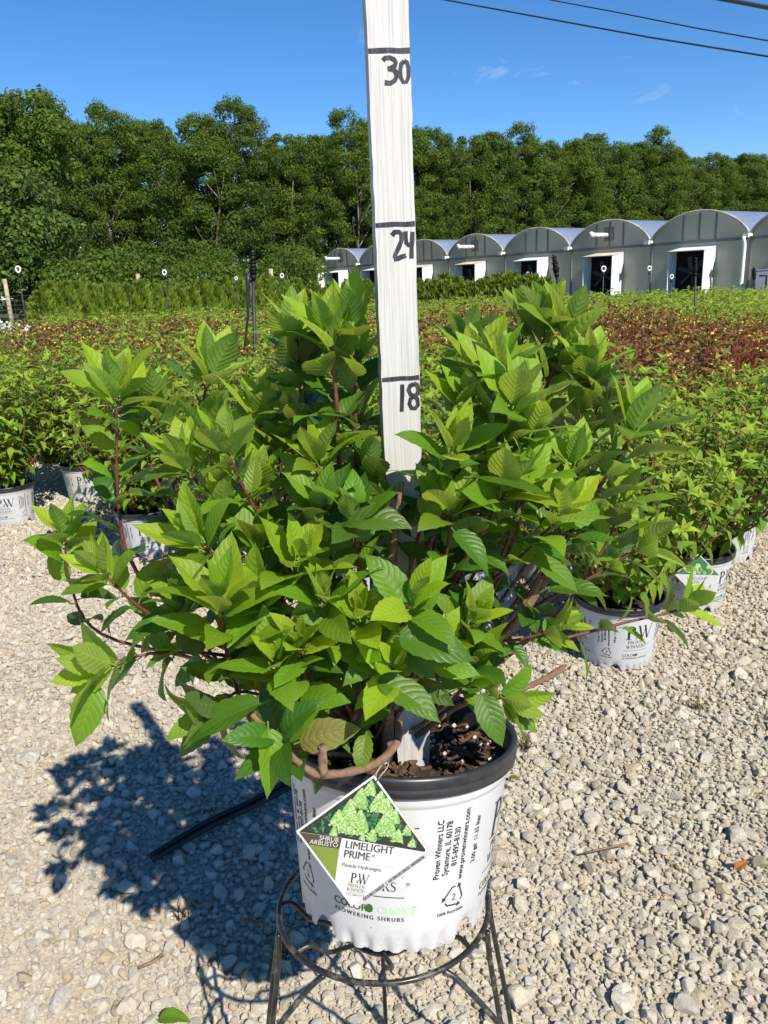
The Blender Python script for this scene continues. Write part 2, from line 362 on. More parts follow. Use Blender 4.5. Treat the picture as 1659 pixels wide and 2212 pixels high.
# limestone chips and the dust between them
def stone_mat(name):
    m, N, L, p = newmat(name)
    oi = N.new('ShaderNodeObjectInfo'); co = coord_n(N)
    r = oi.outputs['Random']
    c = ramp_n(N, L, r, [(0.0, (0.66, 0.585, 0.45)), (0.35, (0.60, 0.535, 0.42)), (0.62, (0.72, 0.66, 0.545)), (0.86, (0.46, 0.42, 0.35)), (0.95, (0.56, 0.455, 0.28)), (1.0, (0.30, 0.26, 0.22))])
    off = N.new('ShaderNodeVectorMath'); off.operation = 'ADD'; L.new(co, off.inputs[0])
    sc = N.new('ShaderNodeVectorMath'); sc.operation = 'SCALE'; sc.inputs[0].default_value = (37, 91, 53); L.new(r, sc.inputs['Scale']); L.new(sc.outputs[0], off.inputs[1])
    nz = noise_n(N, L, 2.2, 6, 0.7, off.outputs[0])
    c = mixc(N, L, ramp_n(N, L, nz, [(0.35, (0.0, 0.0, 0.0)), (0.75, (0.55, 0.55, 0.55))]), c, (0.33, 0.29, 0.225))
    L.new(c, p.inputs['Base Color']); p.inputs['Roughness'].default_value = 0.9; p.inputs['Specular IOR Level'].default_value = 0.2
    L.new(bump_n(N, L, noise_n(N, L, 5, 6, 0.75, off.outputs[0]), 0.55, 0.12), p.inputs['Normal'])
    return m
M['stone'] = stone_mat('stone')
m, N, L, p = newmat('ground_dust')
co = coord_n(N)
big = noise_n(N, L, 3.0, 5, 0.6, co); fine = noise_n(N, L, 120, 6, 0.7, co)
c = mixc(N, L, ramp_n(N, L, fine, [(0.35, (0, 0, 0)), (0.65, (1, 1, 1))]), (0.36, 0.31, 0.23), (0.58, 0.515, 0.41))
c = mixc(N, L, ramp_n(N, L, big, [(0.55, (0, 0, 0)), (0.75, (0.6, 0.6, 0.6))]), c, (0.20, 0.15, 0.09))
L.new(c, p.inputs['Base Color']); p.inputs['Roughness'].default_value = 0.95
L.new(bump_n(N, L, fine, 0.8, 0.006), p.inputs['Normal'])
M['ground_dust'] = m
m, N, L, p = newmat('soil')
co = coord_n(N)
c = ramp_n(N, L, noise_n(N, L, 140, 6, 0.75, co), [(0.35, (0.018, 0.012, 0.008)), (0.6, (0.055, 0.034, 0.022)), (0.78, (0.12, 0.075, 0.045))])
L.new(c, p.inputs['Base Color']); p.inputs['Roughness'].default_value = 0.95
L.new(bump_n(N, L, noise_n(N, L, 160, 5, 0.7, co), 1.0, 0.006), p.inputs['Normal'])
M['soil'] = m
M['bark_chip'] = simple('bark_chip', (0.085, 0.050, 0.033), 0.9, 0.2, 0.6, 120, 0.6)
M['perlite'] = simple('perlite', (0.6, 0.55, 0.45), 0.9, 0.2, 0.15, 120)

# ------------------------------------------------------------------ ground
g = MB(); n = 40
def gh(x, y): return 0.004 * noise.noise((x * 2.3, y * 2.3, 0.0))
xs = [-400, -120, -40, -14] + [-6 + 12 * i / n for i in range(n + 1)] + [14, 40, 120, 400]
ys = [-300, -40, -8] + [-1 + 10 * i / n for i in range(n + 1)] + [14, 26, 60, 200, 700]
vs = [(x, y, gh(x, y) if abs(x) < 6 and -1 < y < 9 else 0.0) for y in ys for x in xs]
w = len(xs)
g.add(vs, [(j * w + i, j * w + i + 1, (j + 1) * w + i + 1, (j + 1) * w + i) for j in range(len(ys) - 1) for i in range(w - 1)])
ground = tag(g.build('ground', M['ground_dust']), 'pale crushed limestone gravel yard', None, None, 'structure')
lw = MB(); lw.add([(-200, 27, .004), (200, 27, .004), (200, 500, .004), (-200, 500, .004)], [(0, 1, 2, 3)])
tag(lw.build('lawn', M['lawn']), 'rough grass beyond the nursery beds', None, None, 'structure')

# rocks: lumps cut by random planes so that they read as crushed stone
def rock_mesh(seed, sub=2):
    rr = random.Random(seed); bm = bmesh.new()
    bmesh.ops.create_icosphere(bm, subdivisions=sub, radius=1.0)
    planes = []
    for _ in range(rr.randint(11, 15)):
        d = Vector((rr.gauss(0, 1), rr.gauss(0, 1), rr.gauss(0, 1))).normalized()
        planes.append((d, rr.uniform(0.46, 0.80)))
    sx, sy, sz = rr.uniform(0.85, 1.25), rr.uniform(0.75, 1.0), rr.uniform(0.6, 0.85)
    for v in bm.verts:
        c = v.co
        for d, k in planes:
            e = c.dot(d) - k
            if e > 0: c -= d * e
        c *= 1 + 0.05 * noise.noise(c * 2.6 + Vector((seed, 0, 0)))
        v.co = Vector((c.x * sx, c.y * sy, c.z * sz))
    me = bpy.data.meshes.new('stone'); bm.to_mesh(me); bm.free()
    me.materials.append(M['stone']); return me
ROCKS = [rock_mesh(100 + i, 3) for i in range(8)] + [rock_mesh(200 + i, 2) for i in range(8)]
rock_col = bpy.data.collections.new('stone_shapes')
for i, me in enumerate(ROCKS):
    o = bpy.data.objects.new('stone_shape.%03d' % i, me); rock_col.objects.link(o)

A_POT = Vector((0.73, 2.30)); U = Vector((0.62, 0.785)); Vd = Vector((-0.83, 0.557))
def field_depth(x, y):
    """how far a point lies inside the planted block (negative: outside)"""
    d = Vector((x, y)) - A_POT
    det = U.x * Vd.y - U.y * Vd.x
    a = (d.x * Vd.y - d.y * Vd.x) / det; b = (U.x * d.y - U.y * d.x) / det
    return min(a, b)
def tier(cell, r0, r1, ymax, zf, power=1.0):
    out = []
    ny = int((ymax - 0.55) / cell)
    for j in range(ny):
        y = 0.55 + j * cell; half = 0.60 * y + 0.35
        k = int(2 * half / cell)
        for i in range(k):
            x = -half + (i + rng.random()) * cell; yy = y + rng.random() * cell
            if field_depth(x, yy) > 1.5: continue
            r = r0 + (r1 - r0) * rng.random() ** power
            out.append((x, yy, r * zf * rng.uniform(0.3, 1.2), r))
    return out
stones = tier(0.033, 0.009, 0.022, 6.5, 0.45, 1.8) + tier(0.0150, 0.0045, 0.0105, 5.0, 0.7) + tier(0.0105, 0.0026, 0.0045, 2.4, 0.8)
stones += [(x, y, z, r) for x, y, z, r in tier(0.19, 0.02, 0.034, 5.5, 0.35, 2.0)]
def seen(s):
    a, b, d = proj((s[0], s[1], 0.0)); return -20 < a < 1680 and -20 < b < 2235
# the 300 stones that show largest are pieces of the ground one by one
key = lambda s: s[3] / max(0.5, proj((s[0], s[1], 0))[2])
def hidden_by_pot(s):
    a, b, d = proj((s[0], s[1], 0)); return 560 < a < 1110 and b < 2100
cand = sorted([s for s in stones if s[1] < 3.2 and s[3] > 0.012 and seen(s) and not hidden_by_pot(s)], key=key, reverse=True)
single = set(cand[:290])
for i, s in enumerate(cand[:290]):
    o = mesh_obj('stone', ROCKS[rng.randrange(8)], ground)
    o.location = s[:3]; o.scale = (s[3],) * 3
    o.rotation_euler = (rng.gauss(0, .35), rng.gauss(0, .35), rng.uniform(0, 6.28))
rest = [s for s in stones if s not in single]
me = bpy.data.meshes.new('gravel')
me.vertices.add(len(rest)); me.vertices.foreach_set('co', np.array([s[:3] for s in rest], np.float32).ravel())
at = me.attributes.new('scl', 'FLOAT', 'POINT'); at.data.foreach_set('value', np.array([s[3] for s in rest], np.float32))
rot = nrg.normal(0, 0.5, (len(rest), 3)); rot[:, 2] = nrg.uniform(0, 6.28, len(rest))
at = me.attributes.new('rot', 'FLOAT_VECTOR', 'POINT'); at.data.foreach_set('vector', rot.astype(np.float32).ravel())
gravel = tag(mesh_obj('gravel', me), 'loose crushed limestone gravel spread over the yard', 'gravel', None, 'stuff')
ng = bpy.data.node_groups.new('gravel_spread', 'GeometryNodeTree')
ng.interface.new_socket('Geometry', in_out='INPUT', socket_type='NodeSocketGeometry')
ng.interface.new_socket('Geometry', in_out='OUTPUT', socket_type='NodeSocketGeometry')
gi, go = ng.nodes.new('NodeGroupInput'), ng.nodes.new('NodeGroupOutput')
ci = ng.nodes.new('GeometryNodeCollectionInfo'); ci.inputs['Collection'].default_value = rock_col
ci.inputs['Separate Children'].default_value = True; ci.inputs['Reset Children'].default_value = True
ip = ng.nodes.new('GeometryNodeInstanceOnPoints'); ip.inputs['Pick Instance'].default_value = True
def named(n, t):
    a = ng.nodes.new('GeometryNodeInputNamedAttribute'); a.data_type = t; a.inputs['Name'].default_value = n; return a
a1, a2 = named('scl', 'FLOAT'), named('rot', 'FLOAT_VECTOR')
rv = ng.nodes.new('FunctionNodeRandomValue'); rv.data_type = 'INT'
rv.inputs['Min'].default_value if False else None
for s_ in rv.inputs:
    if s_.type == 'INT' and s_.name == 'Min': s_.default_value = 0
    if s_.type == 'INT' and s_.name == 'Max': s_.default_value = len(ROCKS) - 1
e2r = ng.nodes.new('FunctionNodeEulerToRotation')
lk = ng.links.new
lk(gi.outputs[0], ip.inputs['Points']); lk(ci.outputs[0], ip.inputs['Instance'])
lk([o for o in rv.outputs if o.type == 'INT'][0], ip.inputs['Instance Index'])
lk(a1.outputs[0], ip.inputs['Scale']); lk(a2.outputs[0], e2r.inputs[0]); lk(e2r.outputs[0], ip.inputs['Rotation'])
lk(ip.outputs[0], go.inputs[0])
gravel.modifiers.new('spread', 'NODES').node_group = ng

# ------------------------------------------------------------------ trees of the windbreak
def tree_crown(seed, h0, h1, rad, n_clump, per, leaf, flat=0.45, top_sharp=1.0):
    """puffs of leaves: each puff's leaves face outward from it, so sun and sky model it"""
    r = np.random.default_rng(seed)
    P, Nn, Dd = [], [], []
    for c in range(n_clump):
        t = r.uniform(0, 1) ** 0.8                          # 0 low .. 1 top
        z = h0 + (h1 - h0) * t
        prof = (0.62 + 0.38 * np.sin(pi * min(1, t * 1.1 + 0.02))) if t < 0.6 else np.sqrt(max(0, 1 - ((t - 0.6) / 0.42) ** 2)) ** top_sharp
        a = r.uniform(0, 2 * pi); q = rad * prof * sqrt(r.uniform(0.15, 1.0)) * r.uniform(0.8, 1.2)
        cx, cy = q * cos(a), q * sin(a)
        s = r.uniform(0.42, 0.95) * (0.7 if t > 0.9 else 1)
        k = int(per * s ** 1.5)
        d = unit(r.normal(0, 1, (k, 3))); rr = r.uniform(0.45, 1, (k, 1)) ** 0.5
        lump = 1 + .28 * np.sin(d[:, :1] * 4.3 + c) * np.sin(d[:, 1:2] * 5.1 + c * 2) + .2 * np.sin(d[:, 2:] * 7 + c)
        pts = d * rr * lump * np.array([s, s, s * flat * r.uniform(0.9, 1.4)]) + np.array([cx, cy, z])
        P.append(pts)
        Nn.append(d * np.array([1, 1, 1.3]) + np.array([0, 0, 0.35]) + r.normal(0, 0.25, (k, 3)))
        Dd.append(np.cross(d, r.normal(0, 1, (k, 3))) + d * .35 + np.array([0, 0, -0.25]))
    P, Nn, Dd = np.vstack(P), np.vstack(Nn), np.vstack(Dd)
    tv = np.array([(0, 0, 0), (0.36, 0.5, 0.06), (0, 1.1, -0.10), (-0.36, 0.5, 0.06)]); tf = np.array([[0, 1, 2, 3]])
    S = leaf * r.uniform(0.6, 1.3, len(P))
    V, Fc = scatter(tv, tf, P, Dd, Nn, S)
    return V, Fc
def trunk_mb(seed, h, r0, rad, n_limb=7, forks=2):
    rr = random.Random(seed); mb = MB()
    def limb(p, d, ln, r, lvl):
        pts = [p]; rs = [r]
        for k in range(5):
            d = (d + Vector((rr.gauss(0, .10), rr.gauss(0, .10), 0.06))).normalized()
            p = p + d * ln / 5; pts.append(p); rs.append(r * (1 - 0.16 * (k + 1)))
        mb.tube(pts, rs, 6 if lvl else 8); return pts
    main = limb(Vector((0, 0, -0.1)), Vector((rr.gauss(0, .04), rr.gauss(0, .04), 1)).normalized(), h * 0.82, r0, 0)
    for k in range(n_limb):
        i = rr.randint(2, 4); a = rr.uniform(0, 6.28)
        b = limb(main[i], Vector((cos(a), sin(a), rr.uniform(0.5, 1.1))).normalized(), rad * rr.uniform(0.8, 1.3), r0 * 0.4, 1)
    return mb
CROWNS, TRUNKS = [], []
for i in range(6):
    V, Fc = tree_crown(300 + i, (1.0, 3.0, 2.0)[i % 3], 13.4 + (i % 3) * 0.5, 2.75 + 0.25 * (i % 2), 175, 430, 0.16, 0.62)
    CROWNS.append(fast_mesh('crown', V, Fc, [M['tree_leaf'] if i % 2 else M['tree_leaf_dark']]))
    TRUNKS.append(trunk_mb(400 + i, 12.5, 0.17, 2.6, 9).mesh('trunk', [M['tree_bark']]))
ORD = ['first', 'second', 'third', 'fourth', 'fifth', 'sixth', 'seventh', 'eighth', 'ninth', 'tenth', 'eleventh', 'twelfth', 'thirteenth', 'fourteenth', 'fifteenth', 'sixteenth', 'seventeenth', 'eighteenth', 'nineteenth', 'twentieth', 'twenty-first', 'twenty-second', 'twenty-third', 'twenty-fourth', 'twenty-fifth', 'twenty-sixth', 'twenty-seventh', 'twenty-eighth', 'twenty-ninth', 'thirtieth', 'thirty-first', 'thirty-second', 'thirty-third', 'thirty-fourth']
def tree(x, y, s, k, label, rz, sz=1.0):
    t = empty('deciduous_tree', label, 'tree', (x, y, 0), (0, 0, rz), 'trees of the windbreak behind the nursery')
    a = mesh_obj('crown', CROWNS[k % 6], t); b = mesh_obj('trunk', TRUNKS[k % 6], t)
    t.scale = (s, s, s * sz); return t
T0, TD = Vector((-34.5, 55.5)), Vector((0.84, 0.5426))
hts = [0.92, .95, .95, .98, 1.0, 1.02, 1.0, 1.02, 1.03, 1.0, .98, 1.03, 1.04, 1.0, 1.02, 1.05, 1.03, 1.04, 1.06, 1.03, 1.05, 1.02, 1.04, 1.06, 1.0]
for i in range(33):
    p = T0 + TD * (3.5 * i + rng.uniform(-.5, .5)) + Vector((-TD.y, TD.x)) * rng.uniform(-.5, .5)
    tree(p.x, p.y, hts[i % 25] * (0.985 + 0.003 * i), i, "tall dark tree, %s from the left end of the windbreak's front line" % ORD[i], rng.uniform(0, 6.28), rng.uniform(.97, 1.05))
for i in range(23):
    p = T0 + TD * (5.3 * i + 2 + rng.uniform(-1, 1)) + Vector((-TD.y, TD.x)) * 5.5
    tree(p.x, p.y, rng.uniform(.97, 1.08) * (0.965 + 0.004 * i), i + 3, 'tree showing over the front line, %s from the left in the back line' % ORD[i], rng.uniform(0, 6.28))
# broad maple that stands in front at the left, with larger and brighter leaves
V, Fc = tree_crown(350, 0.8, 6.2, 2.3, 110, 190, 0.24, 0.75)
t = empty('maple_tree', 'shorter bright leafy tree in front of the windbreak at the far left', 'tree', (gy(35, 600, 36).x, 36, 0))
mesh_obj('crown', fast_mesh('crown', V, Fc, [M['maple_leaf']]), t)
trunk_mb(351, 6.2, 0.14, 2.2, 6).build('trunk', M['tree_bark'], t)
# pale bare trunk seen left of the middle of the left half
t = empty('bare_trunk_tree', 'tree with a tall pale bare trunk showing between darker crowns at left', 'tree', (gy(117, 600, 40).x, 40, 0))
mb = MB(); tp = gy(117, 600, 40)
mb.tube([(0, 0, -.1), (.03, 0, 2), (-.05, 0, 4.2), (0.1, 0, 6.2), (-.05, 0, 8)], [.19, .17, .15, .12, .08], 8)
for a, b in (((-.05, 0, 4.2), (-.9, -.2, 6.2)), ((.05, 0, 5.3), (.9, -.2, 7.0)), ((0, 0, 6), (-.6, .2, 8))): mb.tube([a, b], [.08, .04], 6)
mb.build('trunk', M['wood_post'], t)
V, Fc = tree_crown(352, 6.3, 10.0, 1.9, 60, 330, 0.19, 0.6); mesh_obj('crown', fast_mesh('crown', V, Fc, [M['tree_leaf']]), t)
# rounded bushes at the foot of the windbreak
for i, (px, y, s, lab) in enumerate([(180, 33, 1.0, 'rounded green bush at the foot of the windbreak beside the pale trunk'), (255, 37, 1.3, 'dark spreading bush under the trees behind the clipped evergreens'), (335, 38, 1.1, 'low bush under the trees, third from the pale trunk'),
                                   (470, 46, 1.3, 'bush under the trees behind the black irrigation post'), (620, 52, 1.5, 'bush under the trees just left of the last greenhouse')]):
    V, Fc = tree_crown(360 + i, 0.2, 2.3 * s, 1.4 * s, 46, 230, 0.17, 0.8)
    t = empty('bush', lab, 'bush', (gy(px, 600, y).x, y, 0), group='bushes at the foot of the windbreak')
    mesh_obj('foliage', fast_mesh('foliage', V, Fc, [M['tree_leaf']]), t)
    trunk_mb(370 + i, 1.6 * s, 0.05, 1.0, 4).build('stem', M['tree_bark'], t)

# ------------------------------------------------------------------ greenhouse range
G0 = Vector((17.3, 38.0)); GD = Vector((-0.574, 0.819)); GIN = Vector((0.819, 0.574)); BAY = 5.35; ZG = 2.72
GLAB = {-1: 'greenhouse bay nearest the camera, cut by the right edge of the picture', 0: 'largest complete greenhouse bay, with the downspout at its right corner', 1: 'greenhouse bay with vent pipe, left of the bay with the downspout',
        2: 'greenhouse bay without vent pipe behind the tilted black post', 3: 'greenhouse bay with vent pipe, second right of the measuring stick', 4: 'greenhouse bay just right of the measuring stick', 5: 'greenhouse bay hidden by the measuring stick', 6: 'farthest greenhouse bay, with a free left corner and a vent pipe'}
def arch(t): return 1.22 * (1 - abs(t) ** 2.1) ** 0.78
for i in range(-1, 7):
    c = G0 + GD * (BAY * (i + 0.5))
    # local frame: x to the right along the gable, y into the house, z up
    root = empty('greenhouse', GLAB[i], 'greenhouse', (c.x, c.y, 0), (0, 0, atan2(-GD.y, -GD.x)), 'gutter-connected greenhouses')
    hw = BAY / 2; K = 28
    w = MB(); ts = [-1 + 2 * k / K for k in range(K + 1)]
    top = [(t * hw, 0, ZG + arch(t)) for t in ts]; bot = [(t * hw, 0, -0.05) for t in ts]; mid = [(t * hw, 0, ZG) for t in ts]
    w.add(bot + mid + top, [(k, k + 1, K + 2 + k, K + 1 + k) for k in range(K)] + [(K + 1 + k, K + 2 + k, 2 * K + 3 + k, 2 * K + 2 + k) for k in range(K)])
    w.add([(x, y + .06, z) for x, y, z in bot + top], [(K + 1 + k, K + 2 + k, k + 1, k) for k in range(K)])
    w.build('end_wall', M['wall_film'], root, smooth=False)
    rf = MB(); d = 30.0
    a = [(t * hw, -0.06, ZG + arch(t) + 0.03) for t in ts]; b = [(t * hw, d, ZG + arch(t) + 0.03) for t in ts]
    rf.add(a + b, [(k, k + 1, K + 2 + k, K + 1 + k) for k in range(K)])
    rf.add([(x, y, z - .04) for x, y, z in a + b], [(K + 1 + k, K + 2 + k, k + 1, k) for k in range(K)])
    rf.build('roof', M['roof_film'], root)
    fr = MB(); fr.tube([(t * hw, -0.09, ZG + arch(t) + 0.02) for t in ts], 0.055, 6); fr.build('arch_frame', M['arch_trim'], root)
    for xx in (-0.33, 0.0, 0.33):
        mm = MB(); mm.box((xx * hw, -0.03, ZG + (arch(xx) - 0.1) / 2 - 0.02), (0.09, 0.05, arch(xx) + 0.02)); mm.build('mullion', M['frame_grey'], root, False)
    for xx in (-0.985, ):
        mm = MB(); mm.box((xx * hw, -0.03, ZG / 2 - .02), (0.11, 0.05, ZG - 0.06)); mm.build('corner_post', M['frame_grey'], root, False)
    mm = MB(); mm.box((0, -0.02, ZG - 0.16), (BAY - 0.25, 0.035, 0.13)); mm.build('girt', M['frame_grey'], root, False)
    gt = MB(); gt.box((hw, d / 2 - 0.35, ZG - 0.03), (0.24, d + 0.1, 0.12)); gt.box((hw, -0.42, ZG - 0.05), (0.30, 0.10, 0.19)); gt.build('gutter', M['gutter'], root, False)
    # fan hood
    x0, x1, z0, z1, dp = -0.36 * hw, 0.37 * hw, 0.12, 2.12, 0.97
    hood = empty('fan_hood', None, None); hood.parent = root
    hb = MB()
    def plate(pts, th=0.03, mi=0, mb=None):
        P = [Vector(q) for q in pts]; nn = (P[1] - P[0]).cross(P[2] - P[0]).normalized() * th
        k = len(P); (mb or hb).add(P + [q + nn for q in P], [tuple(range(k))[::-1], tuple(range(k, 2 * k))] + [(j, (j + 1) % k, k + (j + 1) % k, k + j) for j in range(k)], mi)
    side = [(-dp, z0), (-dp, z1), (-.02, z1 + .16), (-.02, z1 - .25), (-.26, 1.05), (-.26, .95), (-.14, .9), (-.14, z0)]
    s1 = MB(); plate([(x1, y, z) for y, z in side], 0.03, 0, s1); s1.build('side_panel', M['hood_white'], hood, False)
    s2 = MB(); plate([(x0, y, z) for y, z in side][::-1], 0.03, 0, s2); s2.build('side_panel', M['hood_white'], hood, False)
    s3 = MB(); plate([(x0, -dp - .05, z1), (x1 + .03, -dp - .05, z1), (x1 + .03, -.02, z1 + .17), (x0, -.02, z1 + .17)], 0.03, 0, s3); s3.build('top_panel', M['hood_rust'] if i in (1, 3, 4) else M['hood_white'], hood, False)
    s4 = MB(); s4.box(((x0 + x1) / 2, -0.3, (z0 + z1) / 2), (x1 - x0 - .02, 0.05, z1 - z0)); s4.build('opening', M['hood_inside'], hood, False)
    fb = MB()
    for k in range(6):
        R_ = Matrix.Rotation(k * pi / 3 + 0.3, 4, 'Y'); R_.translation = Vector(((x0 + x1) / 2, -0.42, (z0 + z1) / 2))
        fb.box((0.45, 0, 0), (0.62, 0.03, 0.2), 0, R_ @ Matrix.Rotation(0.5, 4, 'X'))
    fb.tube([((x0 + x1) / 2, -0.5, (z0 + z1) / 2), ((x0 + x1) / 2, -0.34, (z0 + z1) / 2)], .12, 12)
    fb.build('fan', M['fan_blade'], hood, False)
    if i in (1, 3, 6):
        vp = MB(); vp.tube([(-.05 * hw, 0, ZG + .5), (-.05 * hw, -1.3, ZG + .5)], 0.11, 14); vp.tube([(-.05 * hw, -1.3, ZG + .5), (-.05 * hw, -1.42, ZG + .5)], 0.17, 14); vp.build('vent_pipe', M['gutter'], root)
        vl = MB(); vl.box((-.02 * hw, -0.03, ZG + .55), (.62, .05, .7)); vl.build('louver', M['frame_grey'], root, False)
    if i == 0:
        ds = MB(); ds.tube([(hw - .06, -.5, ZG - .1), (hw - .06, -.42, ZG - .3), (hw - .06, -.36, ZG - .5), (hw - .06, -.36, .7), (hw - .06, -.36, .52), (hw + .12, -.6, .2), (hw + .18, -.7, .02)], 0.085, 10); ds.build('downspout', M['pvc'], root)
    if i == 6:
        sw = MB(); sw.box((-hw - .03, d / 2, ZG / 2), (.06, d, ZG)); sw.build('side_wall', M['wall_film'], root, False)
        gt = MB(); gt.box((-hw, d / 2 - .35, ZG - .03), (.24, d + .1, .12)); gt.box((-hw, -.42, ZG - .05), (.3, .1, .19)); gt.build('gutter', M['gutter'], root, False)
p = gy(1641, 648, 36)
eb = empty('utility_box', 'grey utility box standing by the foot of the white downspout', 'utility box', (p.x, p.y, 0))
b = MB(); b.box((0, 0, .55), (.75, .45, 1.1)); b.build('cabinet', M['box_grey'], eb, False)
b = MB(); b.box((0, 0, 1.13), (.82, .52, .06)); b.build('lid', M['box_grey'], eb, False)
b = MB(); b.tube([(-.2, -.24, .9), (.1, -.24, .9), (.1, -.24, .4)], .03, 6); b.build('pipe', M['riser'], eb)

# ------------------------------------------------------------------ overhead wires
def wire(name, pts, r, mat, label, extra=(0.35, 0.25)):
    P = [gy(*q) for q in pts]
    a = P[0] + (P[0] - P[1]) * 1.2; z = P[-1] + (P[-1] - P[-2]) * 1.5
    mb = MB(); mb.tube([a] + P + [z], r, 6)
    return tag(mb.build(name, mat), label, 'cable', 'overhead wires')
wire('overhead_wire', [(930, -6, 30), (1170, 38, 27), (1400, 80, 24.5), (1659, 122, 22)], .024, M['cable'], 'lowest of the three dark wires crossing the sky at upper right')
wire('overhead_wire', [(1185, -1, 30), (1340, 28, 28), (1500, 60, 26), (1659, 88, 24)], .020, M['cable'], 'middle thin wire crossing the sky at upper right')
wire('overhead_wire', [(1555, -3, 20), (1600, 5, 19.3), (1659, 16, 18.5)], .05, M['cable_grey'], 'thick twisted wire at the top right corner of the sky')

# ------------------------------------------------------------------ potted nursery stock
def leaf_tpl(fold=0.25, droop=0.35, w=0.27):
    v = [(0, 0, 0), (w * .9, .36, fold * w), (0, .40, 0.02), (-w * .9, .36, fold * w), (w * .55, .72, fold * w * .6 - droop * .25), (0, .74, -droop * .25), (-w * .55, .72, fold * w * .6 - droop * .25), (0, 1.0, -droop * .62)]
    f = [(0, 1, 2), (0, 2, 3), (1, 4, 5), (1, 5, 2), (2, 5, 6), (2, 6, 3), (4, 7, 5), (5, 7, 6)]
    return np.array(v, float), np.array(f)
LT = [leaf_tpl(0.3, 0.25), leaf_tpl(0.5, 0.6), leaf_tpl(0.15, 0.9, 0.3)]
def shrub_arrays(seed, h0, h, rad, n_stem, leaf, node=0.05, low=0.2, tipn=6, lean=0.6):
    """stems fanning from the base; opposite leaf pairs, brighter at the tips"""
    r = np.random.default_rng(seed); P, D, Nn, S, A = [], [], [], [], []; stems = []
    for s in range(n_stem):
        a = 2 * pi * (s * 0.618 % 1) + r.normal(0, .2); q = sqrt((s + 0.5) / n_stem)
        hh = h * (1 - 0.28 * q ** 2.5) * r.uniform(0.82, 1.06)
        tip = np.array([cos(a) * rad * q, sin(a) * rad * q, hh]); b = np.array([cos(a) * .05 * q, sin(a) * .05 * q, h0])
        midp = b * 0.5 + tip * 0.5 + np.array([cos(a), sin(a), 0]) * rad * q * 0.12
        pts = [b, midp, tip]; stems.append(pts)
        ln = np.linalg.norm(tip - b); k = max(3, int(ln * (1 - low) / node)); az = r.uniform(0, pi)
        for j in range(k + 1):
            t = low + (1 - low) * j / k
            pos = (1 - t) ** 2 * b + 2 * t * (1 - t) * midp + t * t * tip
            T = unit((1 - t) * (midp - b) + t * (tip - midp)); az += pi / 2 + r.normal(0, .25)
            ax = unit(np.cross(T, [0.31, 0.2, 0.93])); ay = np.cross(T, ax)
            n_l = 2 if j < k else tipn
            for m_ in range(n_l):
                aa = az + (pi * m_ if j < k else 2 * pi * m_ / tipn)
                e = radians((38 if j > k - 2 else 12) + r.normal(0, 14)) if j < k else radians(r.uniform(28, 75))
                rad_ = cos(aa) * ax + sin(aa) * ay
                d = cos(e) * rad_ + sin(e) * T; nn = -sin(e) * rad_ + cos(e) * T + np.array([0, 0, .4])
                P.append(pos + r.normal(0, .004, 3)); D.append(d); Nn.append(nn)
                S.append(leaf * r.uniform(.7, 1.15) * (0.75 if j == k else 1)); A.append(0 if j >= k - (1 if r.random() < .5 else 0) else 1)
    return np.array(P), np.array(D), np.array(Nn), np.array(S), np.array(A), stems
def shrub_mesh(seed, mats, stem_mat=None, flower=None, **kw):
    """one mesh: leaves (mats[0] tips, mats[1] others) and, if stem_mat, the stems as further faces"""
    P, D, Nn, S, A, stems = shrub_arrays(seed, **kw)
    r = np.random.default_rng(seed + 1); pick = r.integers(0, 3, len(P)); Vs, Fs, Ms, off = [], [], [], 0
    for k in range(3):
        q = pick == k
        V, Fc = scatter(LT[k][0], LT[k][1], P[q], D[q], Nn[q], S[q])
        Vs.append(V); Fs.append(Fc + off); off += len(V); Ms.append(np.repeat(A[q] if len(mats) > 1 else A[q] * 0, len(LT[k][1])))
    extra = list(mats)
    if flower is not None:
        tips = np.array([s[2] for s in stems]); tips = tips[r.random(len(tips)) < flower[1]]
        n_ = flower[2]
        fp = np.repeat(tips, n_, 0) + r.normal(0, flower[3], (len(tips) * n_, 3)) + np.array([0, 0, .015])
        V, Fc = scatter(np.array([(0, 0, 0), (.5, .5, .1), (0, 1, 0), (-.5, .5, .1), (0, .5, .2)], float), np.array([(0, 1, 4), (1, 2, 4), (2, 3, 4), (3, 0, 4)]), fp, r.normal(0, 1, (len(fp), 3)), r.normal(0, .5, (len(fp), 3)) + np.array([0, -.2, .8]), np.full(len(fp), flower[4]))
        Vs.append(V); Fs.append(Fc + off); off += len(V); Ms.append(np.full(len(Fc), len(extra))); extra.append(flower[0])
    if stem_mat is not None:
        mb = MB()
        for b, m_, t in stems: mb.tube([b, m_, t], [.004, .003, .0015], 3, 0, False)
        tri = [q for f in mb.f for q in ((f[0], f[1], f[2]), (f[0], f[2], f[3]))]
        Vs.append(np.array(mb.v)); Fs.append(np.array(tri) + off); Ms.append(np.full(len(tri), len(extra))); extra.append(stem_mat)
    return fast_mesh('foliage', np.vstack(Vs), np.vstack(Fs), extra, np.concatenate(Ms)), stems

